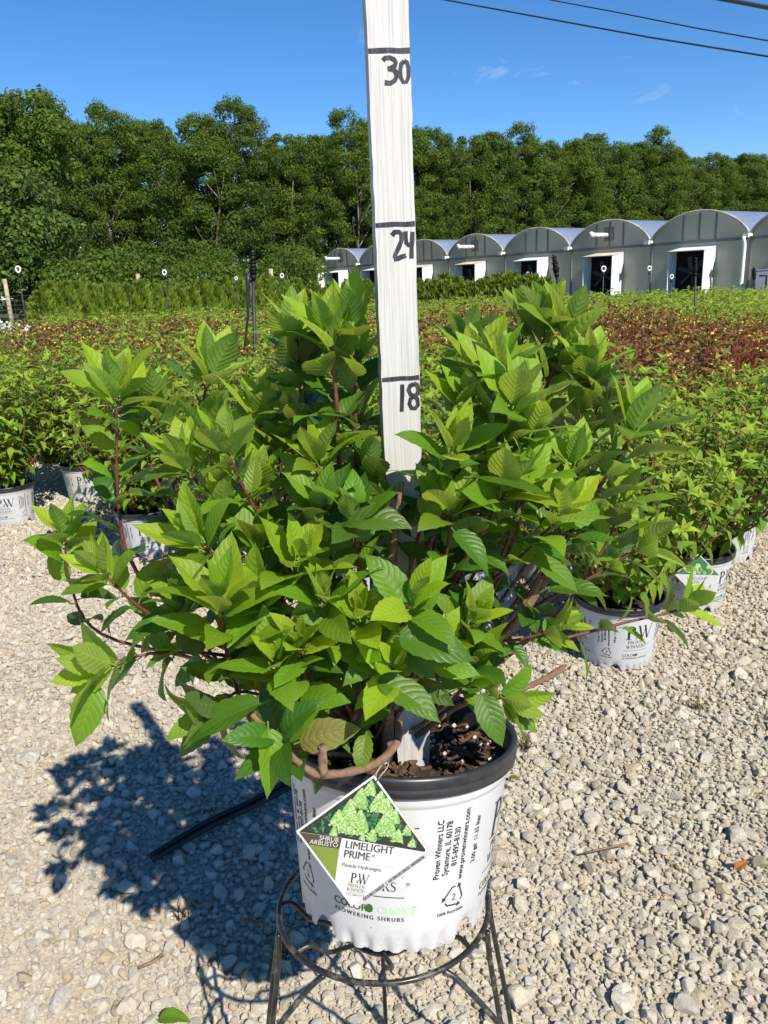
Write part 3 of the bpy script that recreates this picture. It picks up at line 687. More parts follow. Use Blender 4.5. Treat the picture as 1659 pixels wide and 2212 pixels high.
green = [shrub_mesh(500 + i, [M['field_tip'], M['field_green']], h0=.2, h=.85, rad=.34, n_stem=48, leaf=.066, node=.042, low=.12) for i in range(5)]
green_low = [shrub_mesh(520 + i, [M['field_tip'], M['field_green']], h0=.2, h=.76, rad=.39, n_stem=62, leaf=.062, node=.042, low=.15, lean=.8) for i in range(4)]
far = [shrub_mesh(540 + i, [M['field_tip'], M['field_far']], M['stem_field'], h0=.25, h=.80, rad=.42, n_stem=38, leaf=.075, node=.06, low=.45)[0] for i in range(4)]
red = [shrub_mesh(560 + i, [M['bronze_leaf'], M['red_leaf']], M['stem_field'], (M['yellow_flower'], .32, 7, .014, .020), h0=.2, h=.76, rad=.38, n_stem=36, leaf=.07, node=.05, low=.3)[0] for i in range(3)]
bronze = [shrub_mesh(570 + i, [M['bronze_leaf'], M['field_green'] if i % 2 else M['bronze_leaf']], M['stem_field'], (M['yellow_flower'], .16, 6, .014, .020), h0=.2, h=.74, rad=.38, n_stem=36, leaf=.07, node=.05, low=.3)[0] for i in range(3)]
gold = [shrub_mesh(580 + i, [M['gold_leaf']], M['stem_field'], h0=.2, h=.62, rad=.42, n_stem=34, leaf=.05, node=.05, low=.4)[0] for i in range(2)]
white = [shrub_mesh(590, [M['field_tip'], M['field_far']], M['stem_field'], (M['white_flower'], .8, 14, .03, .04), h0=.2, h=.74, rad=.4, n_stem=32, leaf=.06, node=.06, low=.4)[0]]
def stems_mesh(stems, r0=.0055):
    mb = MB()
    for b, m_, t in stems: mb.tube([b, m_, t], [r0, r0 * .65, .0018], 5, 0, False)
    return mb.mesh('stem', [M['stem_field']])
for L_ in (green, green_low):
    for i, (me, st) in enumerate(L_): L_[i] = (me, stems_mesh(st))

# ---- white nursery pot: wall, black rim, print, soil (shared by every pot)
PH = 0.191                                     # height of the white wall
def wall_r(h): return 0.1115 + (0.1325 - 0.1115) * h / PH
def pot_meshes():
    n = 288; mb = MB()
    hs = [0.0, .004, .010, .016, .022, .028, .036, .05, .075, .095, .115, .135, .155, .1735, .1755, .177, .181, .1915]
    vs = []
    for j, h in enumerate(hs):
        for i in range(n):
            a = 2 * pi * i / n; r = wall_r(h); hh = h
            q = (math.degrees(a) + 90 + 45) % 90 - 45               # repeats at every quarter; front = -90 deg
            e = abs(abs(q) - 45)
            cut = cos(e / 8.5 * pi / 2) ** 0.7 if e < 8.5 else 0.0
            if h < .03: hh = h + (0.03 - h) * cut * 0.72
            if abs(q) < 33:
                k = max(0.0, cos(((q + 33) % 11 - 5.5) / 5.5 * pi / 2 * 1.35)) ** 1.5
                fall = max(0.0, 1 - h / .019)
                r -= .0046 * k * fall ** .6; hh += .0010 * k * fall
            if h > .176: r += .0016
            vs.append((r * cos(a), r * sin(a), hh))
    mb.add(vs, [(j * n + i, j * n + (i + 1) % n, (j + 1) * n + (i + 1) % n, (j + 1) * n + i) for j in range(len(hs) - 1) for i in range(n)])
    mb.lathe([(.0, .012), (.105, .012), (.109, .03)], 48)
    wall = mb.mesh('pot_wall', [M['pot_white']])
    mb = MB()
    mb.lathe([(.1335, .1905), (.1395, .1905), (.1408, .1925), (.1408, .1985), (.1398, .2000), (.1398, .2010), (.1418, .2030), (.1418, .2105), (.1402, .2135), (.1370, .2142), (.1345, .2130), (.1328, .2090), (.1295, .1900), (.1110, .045)], 128)
    rim = mb.mesh('pot_rim', [M['pot_black']])
    mb = MB(); rr = random.Random(3); vs = [(0, 0, .180)]; K = 40; R_ = 10
    for j in range(1, R_ + 1):
        for i in range(K):
            a = 2 * pi * i / K; r = .1275 * j / R_
            vs.append((r * cos(a), r * sin(a), .178 + .006 * noise.noise((r * cos(a) * 40, r * sin(a) * 40, 1)) + rr.uniform(-.002, .002)))
    mb.add(vs, [(0, 1 + i, 1 + (i + 1) % K) for i in range(K)] + [(1 + j * K + i, 1 + (j + 1) * K + i, 1 + (j + 1) * K + (i + 1) % K, 1 + j * K + (i + 1) % K) for j in range(R_ - 1) for i in range(K)])
    soil = mb.mesh('soil', [M['soil']])
    return wall, rim, soil
POT_WALL, POT_RIM, POT_SOIL = pot_meshes()

_txt = {}
def text2d(s, size, align='CENTER', bold=0.0, spacing=1.0):
    k = (s, size, align, bold, spacing)
    if k in _txt: return _txt[k]
    cu = bpy.data.curves.new('lettering', 'FONT'); cu.body = s; cu.size = size; cu.align_x = align; cu.offset = bold; cu.space_character = spacing
    cu.resolution_u = 3
    ob = bpy.data.objects.new('lettering', cu)
    me = bpy.data.meshes.new_from_object(ob)
    r = ([(v.co.x, v.co.y) for v in me.vertices], [tuple(p.vertices) for p in me.polygons])
    bpy.data.objects.remove(ob); bpy.data.curves.remove(cu); bpy.data.meshes.remove(me)
    _txt[k] = r; return r
class Flat:
    """2D print: polygons with a material index each"""
    def __init__(s): s.items = []
    def poly(s, pts, mi=0, layer=1): s.items.append(([tuple(p) for p in pts], [tuple(range(len(pts)))], mi, layer))
    def rect(s, x0, y0, x1, y1, mi=0, layer=1): s.poly([(x0, y0), (x1, y0), (x1, y1), (x0, y1)], mi, layer)
    def line(s, pts, w, mi=0, layer=1):
        L_, R_ = [], []
        for i, p in enumerate(pts):
            a = pts[max(i - 1, 0)]; b = pts[min(i + 1, len(pts) - 1)]
            dx, dy = b[0] - a[0], b[1] - a[1]; l = math.hypot(dx, dy) or 1; ww = (w[i] if hasattr(w, '__len__') else w) / 2
            L_.append((p[0] - dy / l * ww, p[1] + dx / l * ww)); R_.append((p[0] + dy / l * ww, p[1] - dx / l * ww))
        n_ = len(pts)
        s.items.append((L_ + R_, [(i, n_ + i, n_ + i + 1, i + 1) for i in range(n_ - 1)], mi, layer))
    def text(s, t, x, y, size, mi=0, align='CENTER', bold=0.0, rot=0.0, spacing=1.0, layer=1, sx=1.0):
        v, f = text2d(t, size, align, bold, spacing); c, sn = cos(rot), sin(rot)
        s.items.append(([(x + a * sx * c - b * sn, y + a * sx * sn + b * c) for a, b in v], f, mi, layer))
    def logo(s, cx, y, h, mi=0, gi=1, layer=1):
        """the serif P, a leaf and the serif W"""
        w = h * .62; x = cx - w * 1.22
        st = h * .15
        s.rect(x + .10 * h, y, x + .10 * h + st, y + h, mi, layer)
        s.rect(x, y, x + .36 * h, y + .035 * h, mi, layer); s.rect(x, y + h * .965, x + .2 * h, y + h, mi, layer)
        arc = [(x + .2 * h + .33 * h * sin(pi * k / 14), y + h * .74 + .245 * h * cos(pi * k / 14)) for k in range(15)]
        s.line(arc, [h * (.04 + .11 * sin(pi * k / 14)) for k in range(15)], mi, layer)
        x = cx + .08 * h
        for (a, b, q) in (((0, 1), (.27, 0), .13), ((.27, 0), (.47, .92), .05), ((.40, 1), (.66, 0), .13), ((.66, 0), (.95, 1), .05)):
            s.line([(x + a[0] * h, y + a[1] * h), (x + b[0] * h, y + b[1] * h)], q * h, mi, layer)
        for q in (0, .40, .95): s.rect(x + (q - .11) * h, y + h * .968, x + (q + .11) * h, y + h, mi, layer)
        lf = [(-.02, -.02), (.12, .05), (.22, .2), (.24, .42), (.1, .34), (0, .2)]
        s.poly([(cx - .10 * h + a * h, y + b * h) for a, b in lf], gi, layer + 1)
    def recycle(s, cx, cy, r, mi=0):
        for k in range(3):
            a0 = pi / 2 + k * 2 * pi / 3
            A = (cx + r * cos(a0 + 0.30), cy + r * sin(a0 + 0.30)); B = (cx + r * cos(a0 + 2 * pi / 3 - .55), cy + r * sin(a0 + 2 * pi / 3 - .55))
            c0 = (cx + r * .98 * cos(a0 - .05), cy + r * .98 * sin(a0 - .05))
            s.line([c0, A, B], r * .15, mi)
            dx, dy = B[0] - A[0], B[1] - A[1]; l = math.hypot(dx, dy); dx, dy = dx / l, dy / l
            s.poly([(B[0] + dx * r * .42, B[1] + dy * r * .42), (B[0] - dy * r * .26, B[1] + dx * r * .26), (B[0] + dy * r * .26, B[1] - dx * r * .26)], mi)
        s.text('2', cx, cy - r * .36, r * .95, mi)
    def mesh(s, name, mats, place, maxlen=None):
        bm = bmesh.new()
        for v, f, mi, ly in s.items:
            bv = [bm.verts.new((a, b, ly)) for a, b in v]
            for q in f:
                try: fc = bm.faces.new([bv[i] for i in q]); fc.material_index = mi
                except ValueError: pass
        if maxlen:
            for _ in range(3):
                e = [e for e in bm.edges if e.calc_length() > maxlen]
                if not e: break
                bmesh.ops.subdivide_edges(bm, edges=e, cuts=1)
                bmesh.ops.triangulate(bm, faces=[f for f in bm.faces if len(f.verts) > 4])
        for v in bm.verts: v.co = place(v.co.x, v.co.y, v.co.z)
        bm.normal_update()
        me = bpy.data.meshes.new(name); bm.to_mesh(me); bm.free()
        for m_ in mats: me.materials.append(m_)
        return me
# strokes of the serif capitals that the logo needs (unit height, thick and thin limbs)
SERIF = {'P': (.62, [((.14, 0), (.14, 1), .14)], [(.14, .48, .30)], [(.14, 0, .3), (.10, 1, .2)]), 'R': (.72, [((.14, 0), (.14, 1), .14), ((.36, .5), (.68, 0), .13)], [(.14, .5, .28)], [(.14, 0, .28), (.10, 1, .2), (.68, 0, .18)]),
         'O': (.86, [], 'O', []), 'V': (.80, [((.08, 1), (.42, 0), .14), ((.42, 0), (.72, 1), .06)], [], [(.08, 1, .26), (.72, 1, .22)]), 'E': (.64, [((.14, 0), (.14, 1), .14), ((.14, .97), (.56, .97), .05), ((.14, .52), (.46, .52), .05), ((.14, .03), (.6, .03), .05), ((.55, .97), (.55, .8), .05), ((.59, .03), (.59, .22), .05)], [], []),
         'N': (.86, [((.14, 0), (.14, 1), .06), ((.12, 1), (.72, 0), .14), ((.72, 0), (.72, 1), .06)], [], [(.14, 0, .26), (.08, 1, .2), (.72, 1, .26)]), 'W': (1.12, [((.08, 1), (.34, 0), .14), ((.34, 0), (.54, .9), .06), ((.50, 1), (.78, 0), .14), ((.78, 0), (1.02, 1), .06)], [], [(.08, 1, .24), (.5, 1, .2), (1.02, 1, .22)]),
         'I': (.36, [((.17, 0), (.17, 1), .14)], [], [(.17, 0, .3), (.17, 1, .3)]), 'S': (.56, [((.47, .8), (.44, .93), .05), ((.44, .93), (.28, .98), .06), ((.28, .98), (.1, .86), .09), ((.1, .86), (.1, .68), .12), ((.1, .68), (.28, .54), .14), ((.28, .54), (.46, .38), .14), ((.46, .38), (.46, .16), .12), ((.46, .16), (.3, .02), .08), ((.3, .02), (.1, .06), .06), ((.1, .06), (.07, .24), .05)], [], [])}
def serif(f, word, cx, y, h, mi=0, layer=1, sp=1.0):
    x = cx - sum(SERIF[c][0] for c in word) * h * sp / 2
    for c in word:
        w, lim, bowl, ser = SERIF[c]
        for a, b, q in lim: f.line([(x + a[0] * h, y + a[1] * h), (x + b[0] * h, y + b[1] * h)], q * h, mi, layer)
        if bowl == 'O': f.line([(x + (.42 + .34 * cos(k * pi / 10)) * h, y + (.5 + .47 * sin(k * pi / 10)) * h) for k in range(21)], [h * (.05 + .10 * abs(cos(k * pi / 10))) for k in range(21)], mi, layer)
        else:
            for bx, by, rr in bowl: f.line([(x + (bx + .1 + rr * sin(pi * k / 10)) * h, y + (by + (1 - by) / 2 + (1 - by) / 2 * .94 * cos(pi * k / 10)) * h) for k in range(11)], [h * (.05 + .09 * sin(pi * k / 10)) for k in range(11)], mi, layer)
        for a, b, q in ser: f.rect(x + (a - q / 2) * h, y + b * h - (.025 * h if b else 0), x + (a + q / 2) * h, y + b * h + (.025 * h if not b else 0) , mi, layer)
        x += w * h * sp
pr = Flat()
for q in range(4):
    o = q * 10.0
    pr.logo(o, .108, .046, 0, 1)
    serif(pr, 'PROVEN', o, .0925, .0112, 0, 1, 1.12); serif(pr, 'WINNERS', o, .0770, .0116, 0, 1, 1.08); pr.text('®', o + .044, .084, .006, 0)
    pr.rect(o - .041, .0690, o + .041, .0701, 0)
    for dx in (-.0003, .0003): pr.text('COLOR', o - .043 + dx, .0487, .0124, 2, 'LEFT')
    pr.text('CHOICE', o + .0105, .0487, .0124, 3, 'LEFT'); pr.text('®', o + .053, .056, .005, 3)
    pr.poly([(o + .002 + .0045 * cos(k * pi / 4), .0535 + .0055 * sin(k * pi / 4)) for k in range(8)], 2)
    for dx in (-.00025, .00025): pr.text('FLOWERING SHRUBS', o + dx, .0400, .0069, 0, spacing=1.35)
    ox = o + .0955
    for k, t_ in enumerate(('Proven Winners LLC', 'Sycamore, IL 60178', '815-895-8130', 'www.provenwinners.com')):
        for dx in (-.00025, .0, .00025): pr.text(t_, ox - .017 + k * .0105 + dx, .124 + dx, .0098, 0, rot=pi / 2, sx=.85)
    for dx in (-.00025, .0, .00025): pr.text('3.00 gal  11.35 liter', ox + .032 + dx, .124 + dx, .0088, 0, rot=pi / 2, sx=.85)
    pr.recycle(ox + .006, .061, .0128)
    for dx in (-.00015, .00015): pr.text('100% Recyclable', ox + .004 + dx, .0405, .0056, 0)
def on_pot(x, y, ly):
    q = int(round(x / 10.0)); u = x - q * 10.0
    a = radians(-90 - 16) + q * pi / 2 + u / .122
    r = wall_r(y) + .00025 + .00015 * ly
    return Vector((r * cos(a), r * sin(a), y))
POT_PRINT = pr.mesh('print', [M['ink_black'], M['ink_green'], M['ink_darkgreen'], M['ink_palegreen']], on_pot, .009)

def pot_thing(loc, label, rz=0.0, group=None):
    t = empty('nursery_pot', label, 'plant pot', loc, (0, 0, rz), group)
    mesh_obj('pot_wall', POT_WALL, t); mesh_obj('pot_rim', POT_RIM, t); mesh_obj('print', POT_PRINT, t); mesh_obj('soil', POT_SOIL, t)
    return t
edge = [  # ground spot, what tells the pot and its shrub apart, print turned by, kind of shrub
    (A_POT, 'nearest white pot on the gravel, right of the pot on the stand', 'low hydrangea in the nearest white pot on the gravel at right', 12, 'low'),
    (gz(1490, 1300).xy, 'white pot with a picture tag, behind the nearest pot on the right', 'hydrangea in the white pot with the picture tag at right', 40, 'low'),
    (gz(1562, 1200).xy, 'white pot on the right edge of the block, third in line', 'spreading hydrangea in the third white pot at right', -25, 'low'),
    (gz(1645, 1112).xy, 'white pot at the right border of the picture, fourth in line', 'hydrangea in the fourth white pot at right, cut by the picture border', 45, 'low'),
    (gz(28, 1127).xy, 'front white pot at the left border, logo facing the camera', 'hydrangea in the front left pot by the picture border', 14, 'tall'),
    (gz(193, 1075).xy, 'white pot behind the front left one, logo dappled with shade', 'hydrangea in the dappled pot behind the front left one', 12, 'tall'),
    (gz(325, 1190).xy, 'half shaded white pot behind the left branches of the big hydrangea', 'hydrangea in the half shaded pot left of the big hydrangea', 14, 'tall'),
    (Vector((-0.57, 3.13)), 'white pot glimpsed low through the left stems of the big hydrangea', 'hydrangea behind the left stems of the big one', -10, 'tall'),
    (Vector((-0.05, 2.86)), 'white pot hidden behind the measuring stick', 'hydrangea behind the measuring stick', 20, 'tall'),
    (gz(1045, 1310).xy, 'white pot glimpsed through stems right of the measuring stick', 'hydrangea behind the right stems of the big one', 30, 'low'),
    (gz(1180, 1245).xy, 'white pot in the second row, showing between stems left of the nearest pot', 'hydrangea in the second row behind the nearest right pot', 10, 'low'),
]
taken = []
for k, (p, lp, ls, rz, kind) in enumerate(edge):
    pot_thing((p.x, p.y, 0.006), lp, radians(rz + 15), 'white nursery pots standing on the gravel')
    me, st = (green_low if kind == 'low' else green)[k % 4]
    t = empty('hydrangea_shrub', ls, 'shrub', (p.x, p.y, 0.006), (0, 0, rng.uniform(0, 6.28)), 'hydrangeas along the edge of the block')
    s = rng.uniform(.94, 1.04) * (0.92 if k in (0, 9) else 1); t.scale = (s, s, 1)
    mesh_obj('foliage', me, t)['kind'] = 'stuff'; mesh_obj('stem', st, t)
    taken.append(p)
    if k == 1:   # picture tag on that pot
        tg = empty('plant_tag', 'picture tag hanging on the second pot in the right line', 'plant tag', (p.x + wall_r(.17) * -.25 - .01, p.y - .150, .165), (radians(-8), 0, radians(-12)))
        fl = MB(); fl.add([(0, 0, .077), (-.077, 0, 0), (0, 0, -.077), (.077, 0, 0)] + [(0, .001, .077), (-.077, .001, 0), (0, .001, -.077), (.077, .001, 0)], [(0, 1, 2, 3), (7, 6, 5, 4), (0, 4, 5, 1), (1, 5, 6, 2), (2, 6, 7, 3), (3, 7, 4, 0)]); fl.build('card', M['card_white'], tg, False)
        fl = MB(); fl.add([(0, -.0006, .072), (-.071, -.0006, .002), (.071, -.0006, .002)], [(0, 1, 2)])
        for _ in range(14):
            x, z, s_ = rng.uniform(-.045, .045), rng.uniform(.006, .03), rng.uniform(.006, .011)
            fl.add([(x + s_ * cos(q * pi / 3), -.0010, z + 1.3 * s_ * sin(q * pi / 3)) for q in range(6)], [tuple(range(6))], 1 + rng.randrange(2))
        fl.build('picture', [M['card_leaf'], M['bloom_light'], M['bloom_mid']], tg, False)
        f2 = Flat(); f2.text('LIMELIGHT', 0, -.016, .014, 0); f2.text('PRIME', -.01, -.03, .014, 0)
        mesh_obj('print', f2.mesh('print', [M['ink_grey']], lambda x, y, l: Vector((x, -.0006, y))), tg)

# ---- the packed block of shrubs behind
RED = [(2.15, 3.55), (3.9, 5.2), (3.9, 7.4), (3.0, 8.6), (1.6, 12.0), (-1.8, 12.6), (-7.2, 15.5), (-9.5, 13.0), (-3.6, 6.5), (-.9, 5.3), (.3, 5.0), (1.1, 4.4)]
def inside(p, poly):
    c = False; j = len(poly) - 1
    for i in range(len(poly)):
        if (poly[i][1] > p[1]) != (poly[j][1] > p[1]) and p[0] < (poly[j][0] - poly[i][0]) * (p[1] - poly[i][1]) / (poly[j][1] - poly[i][1]) + poly[i][0]: c = not c
        j = i
    return c
spots = []
for i in range(-2, 60):
    for j in range(0, 60):
        p = A_POT + U * (.54 * i) + Vd * (.54 * j); p = p + Vector((rng.uniform(-.05, .05), rng.uniform(-.05, .05)))
        if field_depth(p.x, p.y) < .3 or p.y > 9.5: continue
        spots.append((p, 1.0))
for i in range(0, 40):
    for j in range(-10, 40):
        p = A_POT + U * (.74 * i) + Vd * (.74 * j); p = p + Vector((rng.uniform(-.1, .1), rng.uniform(-.1, .1)))
        if field_depth(p.x, p.y) < .3 or p.y <= 9.5: continue
        lim = 17.0 if p.x < -1 else 18.0
        if p.y > lim or p.x * 1.1 + 8 < 0: pass
        if p.y > lim: continue
        spots.append((p, 1.25))
cnt = {}
GRP = {'green': ('green hydrangea in the packed near rows', 'green hydrangeas packed in the near rows'), 'far': ('pale green hydrangea in the far rows', 'hydrangeas in the far rows'),
       'red': ('red shrub with yellow flowers in the dark band', 'red leaved shrubs in the block'), 'bronze': ('bronze shrub with yellow flowers in the dark band', 'bronze leaved shrubs in the block'),
       'gold': ('golden yellow low shrub', 'golden shrubs at the far left'), 'white': ('green shrub with white flower heads', 'white flowering shrubs at the far left')}
for p, sc in spots:
    a, b, d = proj((p.x, p.y, .75))
    if not (-90 < a < 1750) or any((p - q).length < .33 for q in taken): continue
    kind = 'green' if p.y < 9.5 else 'far'
    if inside(p, RED): kind = ('red' if rng.random() < .8 else 'bronze') if p.x > 1.0 else ('far' if rng.random() < .52 else 'bronze' if rng.random() < .6 else 'red')
    if p.y > 14.5 and a < 110: kind = 'gold'
    if 10 < p.y < 13 and a < 60 and rng.random() < .7: kind = 'white'
    if kind == 'green': me, st = (green_low if p.x > .2 + .08 * p.y else green)[rng.randrange(4)]
    else: me = rng.choice({'far': far, 'red': red, 'bronze': bronze, 'gold': gold, 'white': white}[kind])
    lab, grp = GRP[kind]
    lab = lab.replace(' standing in', ' in')
    side = 'far left' if a < 250 else 'left of the black post' if a < 545 else 'just left of the stick' if a < 860 else 'just right of the stick' if a < 1180 else 'below the large greenhouses'
    zone = 'back' if p.y > {'green': 6.5, 'far': 14.0}.get(kind, 10.0) else 'front' if p.y < {'green': 4.5, 'far': 11.5}.get(kind, 7.0) else 'middle'
    lab += ', %s, %s' % (zone, side)
    nm = {'green': 'hydrangea_shrub', 'far': 'hydrangea_shrub', 'red': 'red_leaf_shrub', 'bronze': 'bronze_leaf_shrub', 'gold': 'golden_shrub', 'white': 'white_flower_shrub'}[kind]
    s = rng.uniform(.92, 1.08)
    if kind == 'green' and p.y < 6.0:
        t = empty(nm, lab, 'shrub', (p.x, p.y, 0), (0, 0, rng.uniform(0, 6.28)), grp)
        mesh_obj('foliage', me, t)['kind'] = 'stuff'; mesh_obj('stem', st, t)
    else:
        t = tag(mesh_obj(nm, me), lab, 'shrub', grp); t.location = (p.x, p.y, 0); t.rotation_euler = (0, 0, rng.uniform(0, 6.28))
    t.scale = (s * sc, s * sc, rng.uniform(.92, 1.08) * (1.08 if kind in ('red', 'bronze') else 1.0))
    cnt[kind] = cnt.get(kind, 0) + 1
print('field', cnt)

# ---- clipped evergreens behind the block
def conifer_mesh(seed, h, r):
    q = np.random.default_rng(seed); n_ = 1500
    t = q.uniform(0, 1, n_) ** .9; a = q.uniform(0, 2 * pi, n_)
    rad = r * (1 - t ** 1.8) ** .75 * q.uniform(.55, 1.08, n_) * (1 + .18 * np.sin(a * 5 + t * 9)) + .03
    P = np.stack([rad * np.cos(a), rad * np.sin(a), .06 + h * t], 1)
    out = np.stack([np.cos(a), np.sin(a), np.zeros(n_)], 1)
    D = out * .5 + np.array([0, 0, 1.0]) + q.normal(0, .25, (n_, 3)); Nn = np.cross(D, np.array([0, 0, 1.0])) + out * q.normal(0.5, .6, (n_, 1))
    tv = np.array([(0, 0, 0), (.24, .45, .04), (0, 1, 0), (-.24, .45, .04)]); V, Fc = scatter(tv, np.array([[0, 1, 2, 3]]), P, D, Nn, q.uniform(.08, .17, n_))
    return fast_mesh('foliage', V, Fc, [M['arborvitae']])
CON = [conifer_mesh(600 + i, 1.0, .3) for i in range(4)]
CT = MB(); CT.tube([(0, 0, -.05), (0, 0, .75)], [.03, .01], 6); CTRUNK = CT.mesh('trunk', [M['tree_bark']])
k = 0
for row, (pa, ya, pb, yb, n_, hh, where) in enumerate([(85, 18.0, 600, 24.0, 20, 1.18, 'left'), (110, 18.8, 640, 25.0, 18, 1.24, 'left'), (910, 20.5, 1175, 19.0, 11, 1.02, 'right'), (900, 21.4, 1165, 20.0, 10, 1.08, 'right'), (640, 24.5, 790, 24.0, 5, 1.1, 'left')]):
    for i in range(n_):
        f = i / (n_ - 1); px = pa + (pb - pa) * f; y = ya + (yb - ya) * f
        h = hh * rng.uniform(.92, 1.1)
        t = tag(mesh_obj('arborvitae', CON[k % 4]), ('upright evergreen, %s from the left in the %s row left of the measuring stick' if where == 'left' else 'upright evergreen, %s from the left in the %s dark row before the greenhouses') % (ORD[i], ('front', 'second', 'front', 'second', 'last')[row]), 'evergreen shrub', 'evergreens %s of the measuring stick' % where)
        t.location = (gy(px, 620, y).x, y, 0); t.scale = (1.15, 1.15, h); t.rotation_euler = (0, 0, rng.uniform(0, 6)); k += 1

# ------------------------------------------------------------------ irrigation posts and sprinklers
def sprinkler(px, top, bot, y, label, r=.012, head=.07):
    a, b = gy(px, top, y), gy(px, bot, y); z0 = 0.0
    t = empty('sprinkler', label, 'sprinkler', (a.x, y, 0), group='white ringed sprinklers on thin posts')
    m1 = MB(); m1.tube([(0, 0, -.02), (0, 0, a.z - head)], r, 6); m1.build('post', M['riser'], t)
    hd = MB(); n_ = 16; R_ = head * .72
    vs = []
    for i in range(n_):
        q = 2 * pi * i / n_; ex = 1.0 if sin(q) > -.3 else 1 + .55 * (-sin(q) - .3)
        for j in range(6):
            w_ = 2 * pi * j / 6; rr = R_ * .78 + R_ * .26 * cos(w_); vs.append((rr * cos(q), R_ * .35 * sin(w_), rr * sin(q) * ex + a.z))
    hd.add(vs, [(i * 6 + j, ((i + 1) % n_) * 6 + j, ((i + 1) % n_) * 6 + (j + 1) % 6, i * 6 + (j + 1) % 6) for i in range(n_) for j in range(6)])
    hd.build('nozzle_ring', M['nozzle_white'], t)
    nk = MB(); nk.tube([(0, 0, a.z - head * 1.9), (0, 0, a.z - head * .9)], r * 1.6, 8); nk.build('collar', M['riser'], t)
for px, top, bot, y, lab, hd in [(39, 581, 655, 17.0, 'white ringed sprinkler in front of the wire fence at far left', .15), (355, 588, 680, 15.5, 'white ringed sprinkler over the left evergreens', .11), (510, 601, 640, 19, 'small white ringed sprinkler just left of the tall black post', .09),
                                 (609, 595, 660, 18, 'white ringed sprinkler above the topmost leaves of the big hydrangea', .11), (1140, 591, 640, 20, 'white ringed sprinkler in front of the dark opening behind the evergreens', .10), (1304, 580, 640, 17, 'white ringed sprinkler before the second fan opening from the right', .13),
                                 (1403, 579, 640, 18, 'white ringed sprinkler between the two largest fan openings', .12), (1383, 597, 640, 19, 'never', .0), (1451, 597, 640, 15, 'small white ringed sprinkler before the nearest fan opening', .09)]:
    if hd: sprinkler(px, top, bot, y, lab, .013, hd * .58)
def riser(px0, y0, px1, y1, Y, label, r=.013, headr=.022, headl=.16, brown=False):
    top, base = gy(px1, y1, Y), gy(px0, y0, Y)
    d = (top - base); base = base - d * (base.z / d.z) if abs(d.z) > .01 else base
    t = empty('irrigation_post', label, 'irrigation post', base, group='black irrigation posts in the block')
    v = top - base; L_ = v.length; u = v.normalized()
    m1 = MB(); m1.tube([u * -.03, u * (L_ - headl)], r, 8); m1.build('pole', M['riser'], t)
    m2 = MB()
    for a_, b_, q_ in ((1, .8, .8), (.8, .62, 1.0), (.66, .6, 1.3), (.6, .42, .85), (.42, .36, 1.15), (.36, .16, .75), (.16, .12, .95), (.12, 0, .5)): m2.tube([u * (L_ - headl * a_), u * (L_ - headl * b_)], headr * q_, 10); m2.build('valve', M['riser'], t)
    if brown:
        b = Vector((.05, .02, 0)); m3 = MB(); m3.tube([b, b * .6 + u * L_ * .5, u * (L_ - headl * 1.1) - Vector((.02, 0, 0))], .007, 6); m3.build('stake', M['riser_brown'], t)
        m4 = MB(); m4.tube([u * (L_ - headl) + Vector((-.035, 0, .04)), u * (L_ - headl) + Vector((-.04, 0, -.02)), u * (L_ - headl) + Vector((-.06, 0, -.25)), u * (L_ * .45) + Vector((-.09, 0, 0))], [.02, .016, .009, .008], 8); m4.build('drip_tube', M['riser'], t)
        m5 = MB(); m5.tube([u * (L_ - headl * .98) + Vector((-.04, 0, 0)), u * (L_ - headl * .98)], .014, 8); m5.build('fitting', M['riser'], t)
riser(551, 800, 546, 541, 5.8, 'tall black irrigation post with valve and side tube, left of the big hydrangea', .0125, .024, .20, True)
riser(1213, 662, 1196, 549, 8.2, 'tilted black irrigation post in front of the white fan hood', .018, .03, .22)
riser(1501, 672, 1503, 556, 9.0, 'thin upright black post in front of the nearest fan opening', .012, .016, .2)
riser(1632, 640, 1628, 577, 14, 'thin black post near the right border by the utility box', .014, .03, .2)

# ------------------------------------------------------------------ wire fence at the left
fx = [gy(17, 640, 26).x - 3.5, gy(17, 640, 26).x, gy(17, 640, 26).x + 4.2, gy(17, 640, 26).x + 8.4]
fence = empty('wire_fence', 'wire netting fence with weathered wooden posts at far left', 'fence', (fx[1], 26, 0))
for k_, x in enumerate(fx):
    mb = MB(); mb.tube([(x - fx[1], 0, -.05), (x - fx[1] - .02, 0, 1.75)], [.075, .065], 8); mb.build('fence_post', M['wood_post'], fence)
net = MB()
for k_ in range(9): net.tube([(fx[0] - fx[1], -.08, .1 + k_ * .14), (fx[3] - fx[1], -.08, .1 + k_ * .14)], .006, 3, 0, False)
for k_ in range(46):
    x = fx[0] - fx[1] + (fx[3] - fx[0]) * k_ / 45; net.tube([(x, -.08, .08), (x, -.08, 1.24)], .005, 3, 0, False)
net.build('netting', M['cable_grey'], fence)['kind'] = 'stuff'

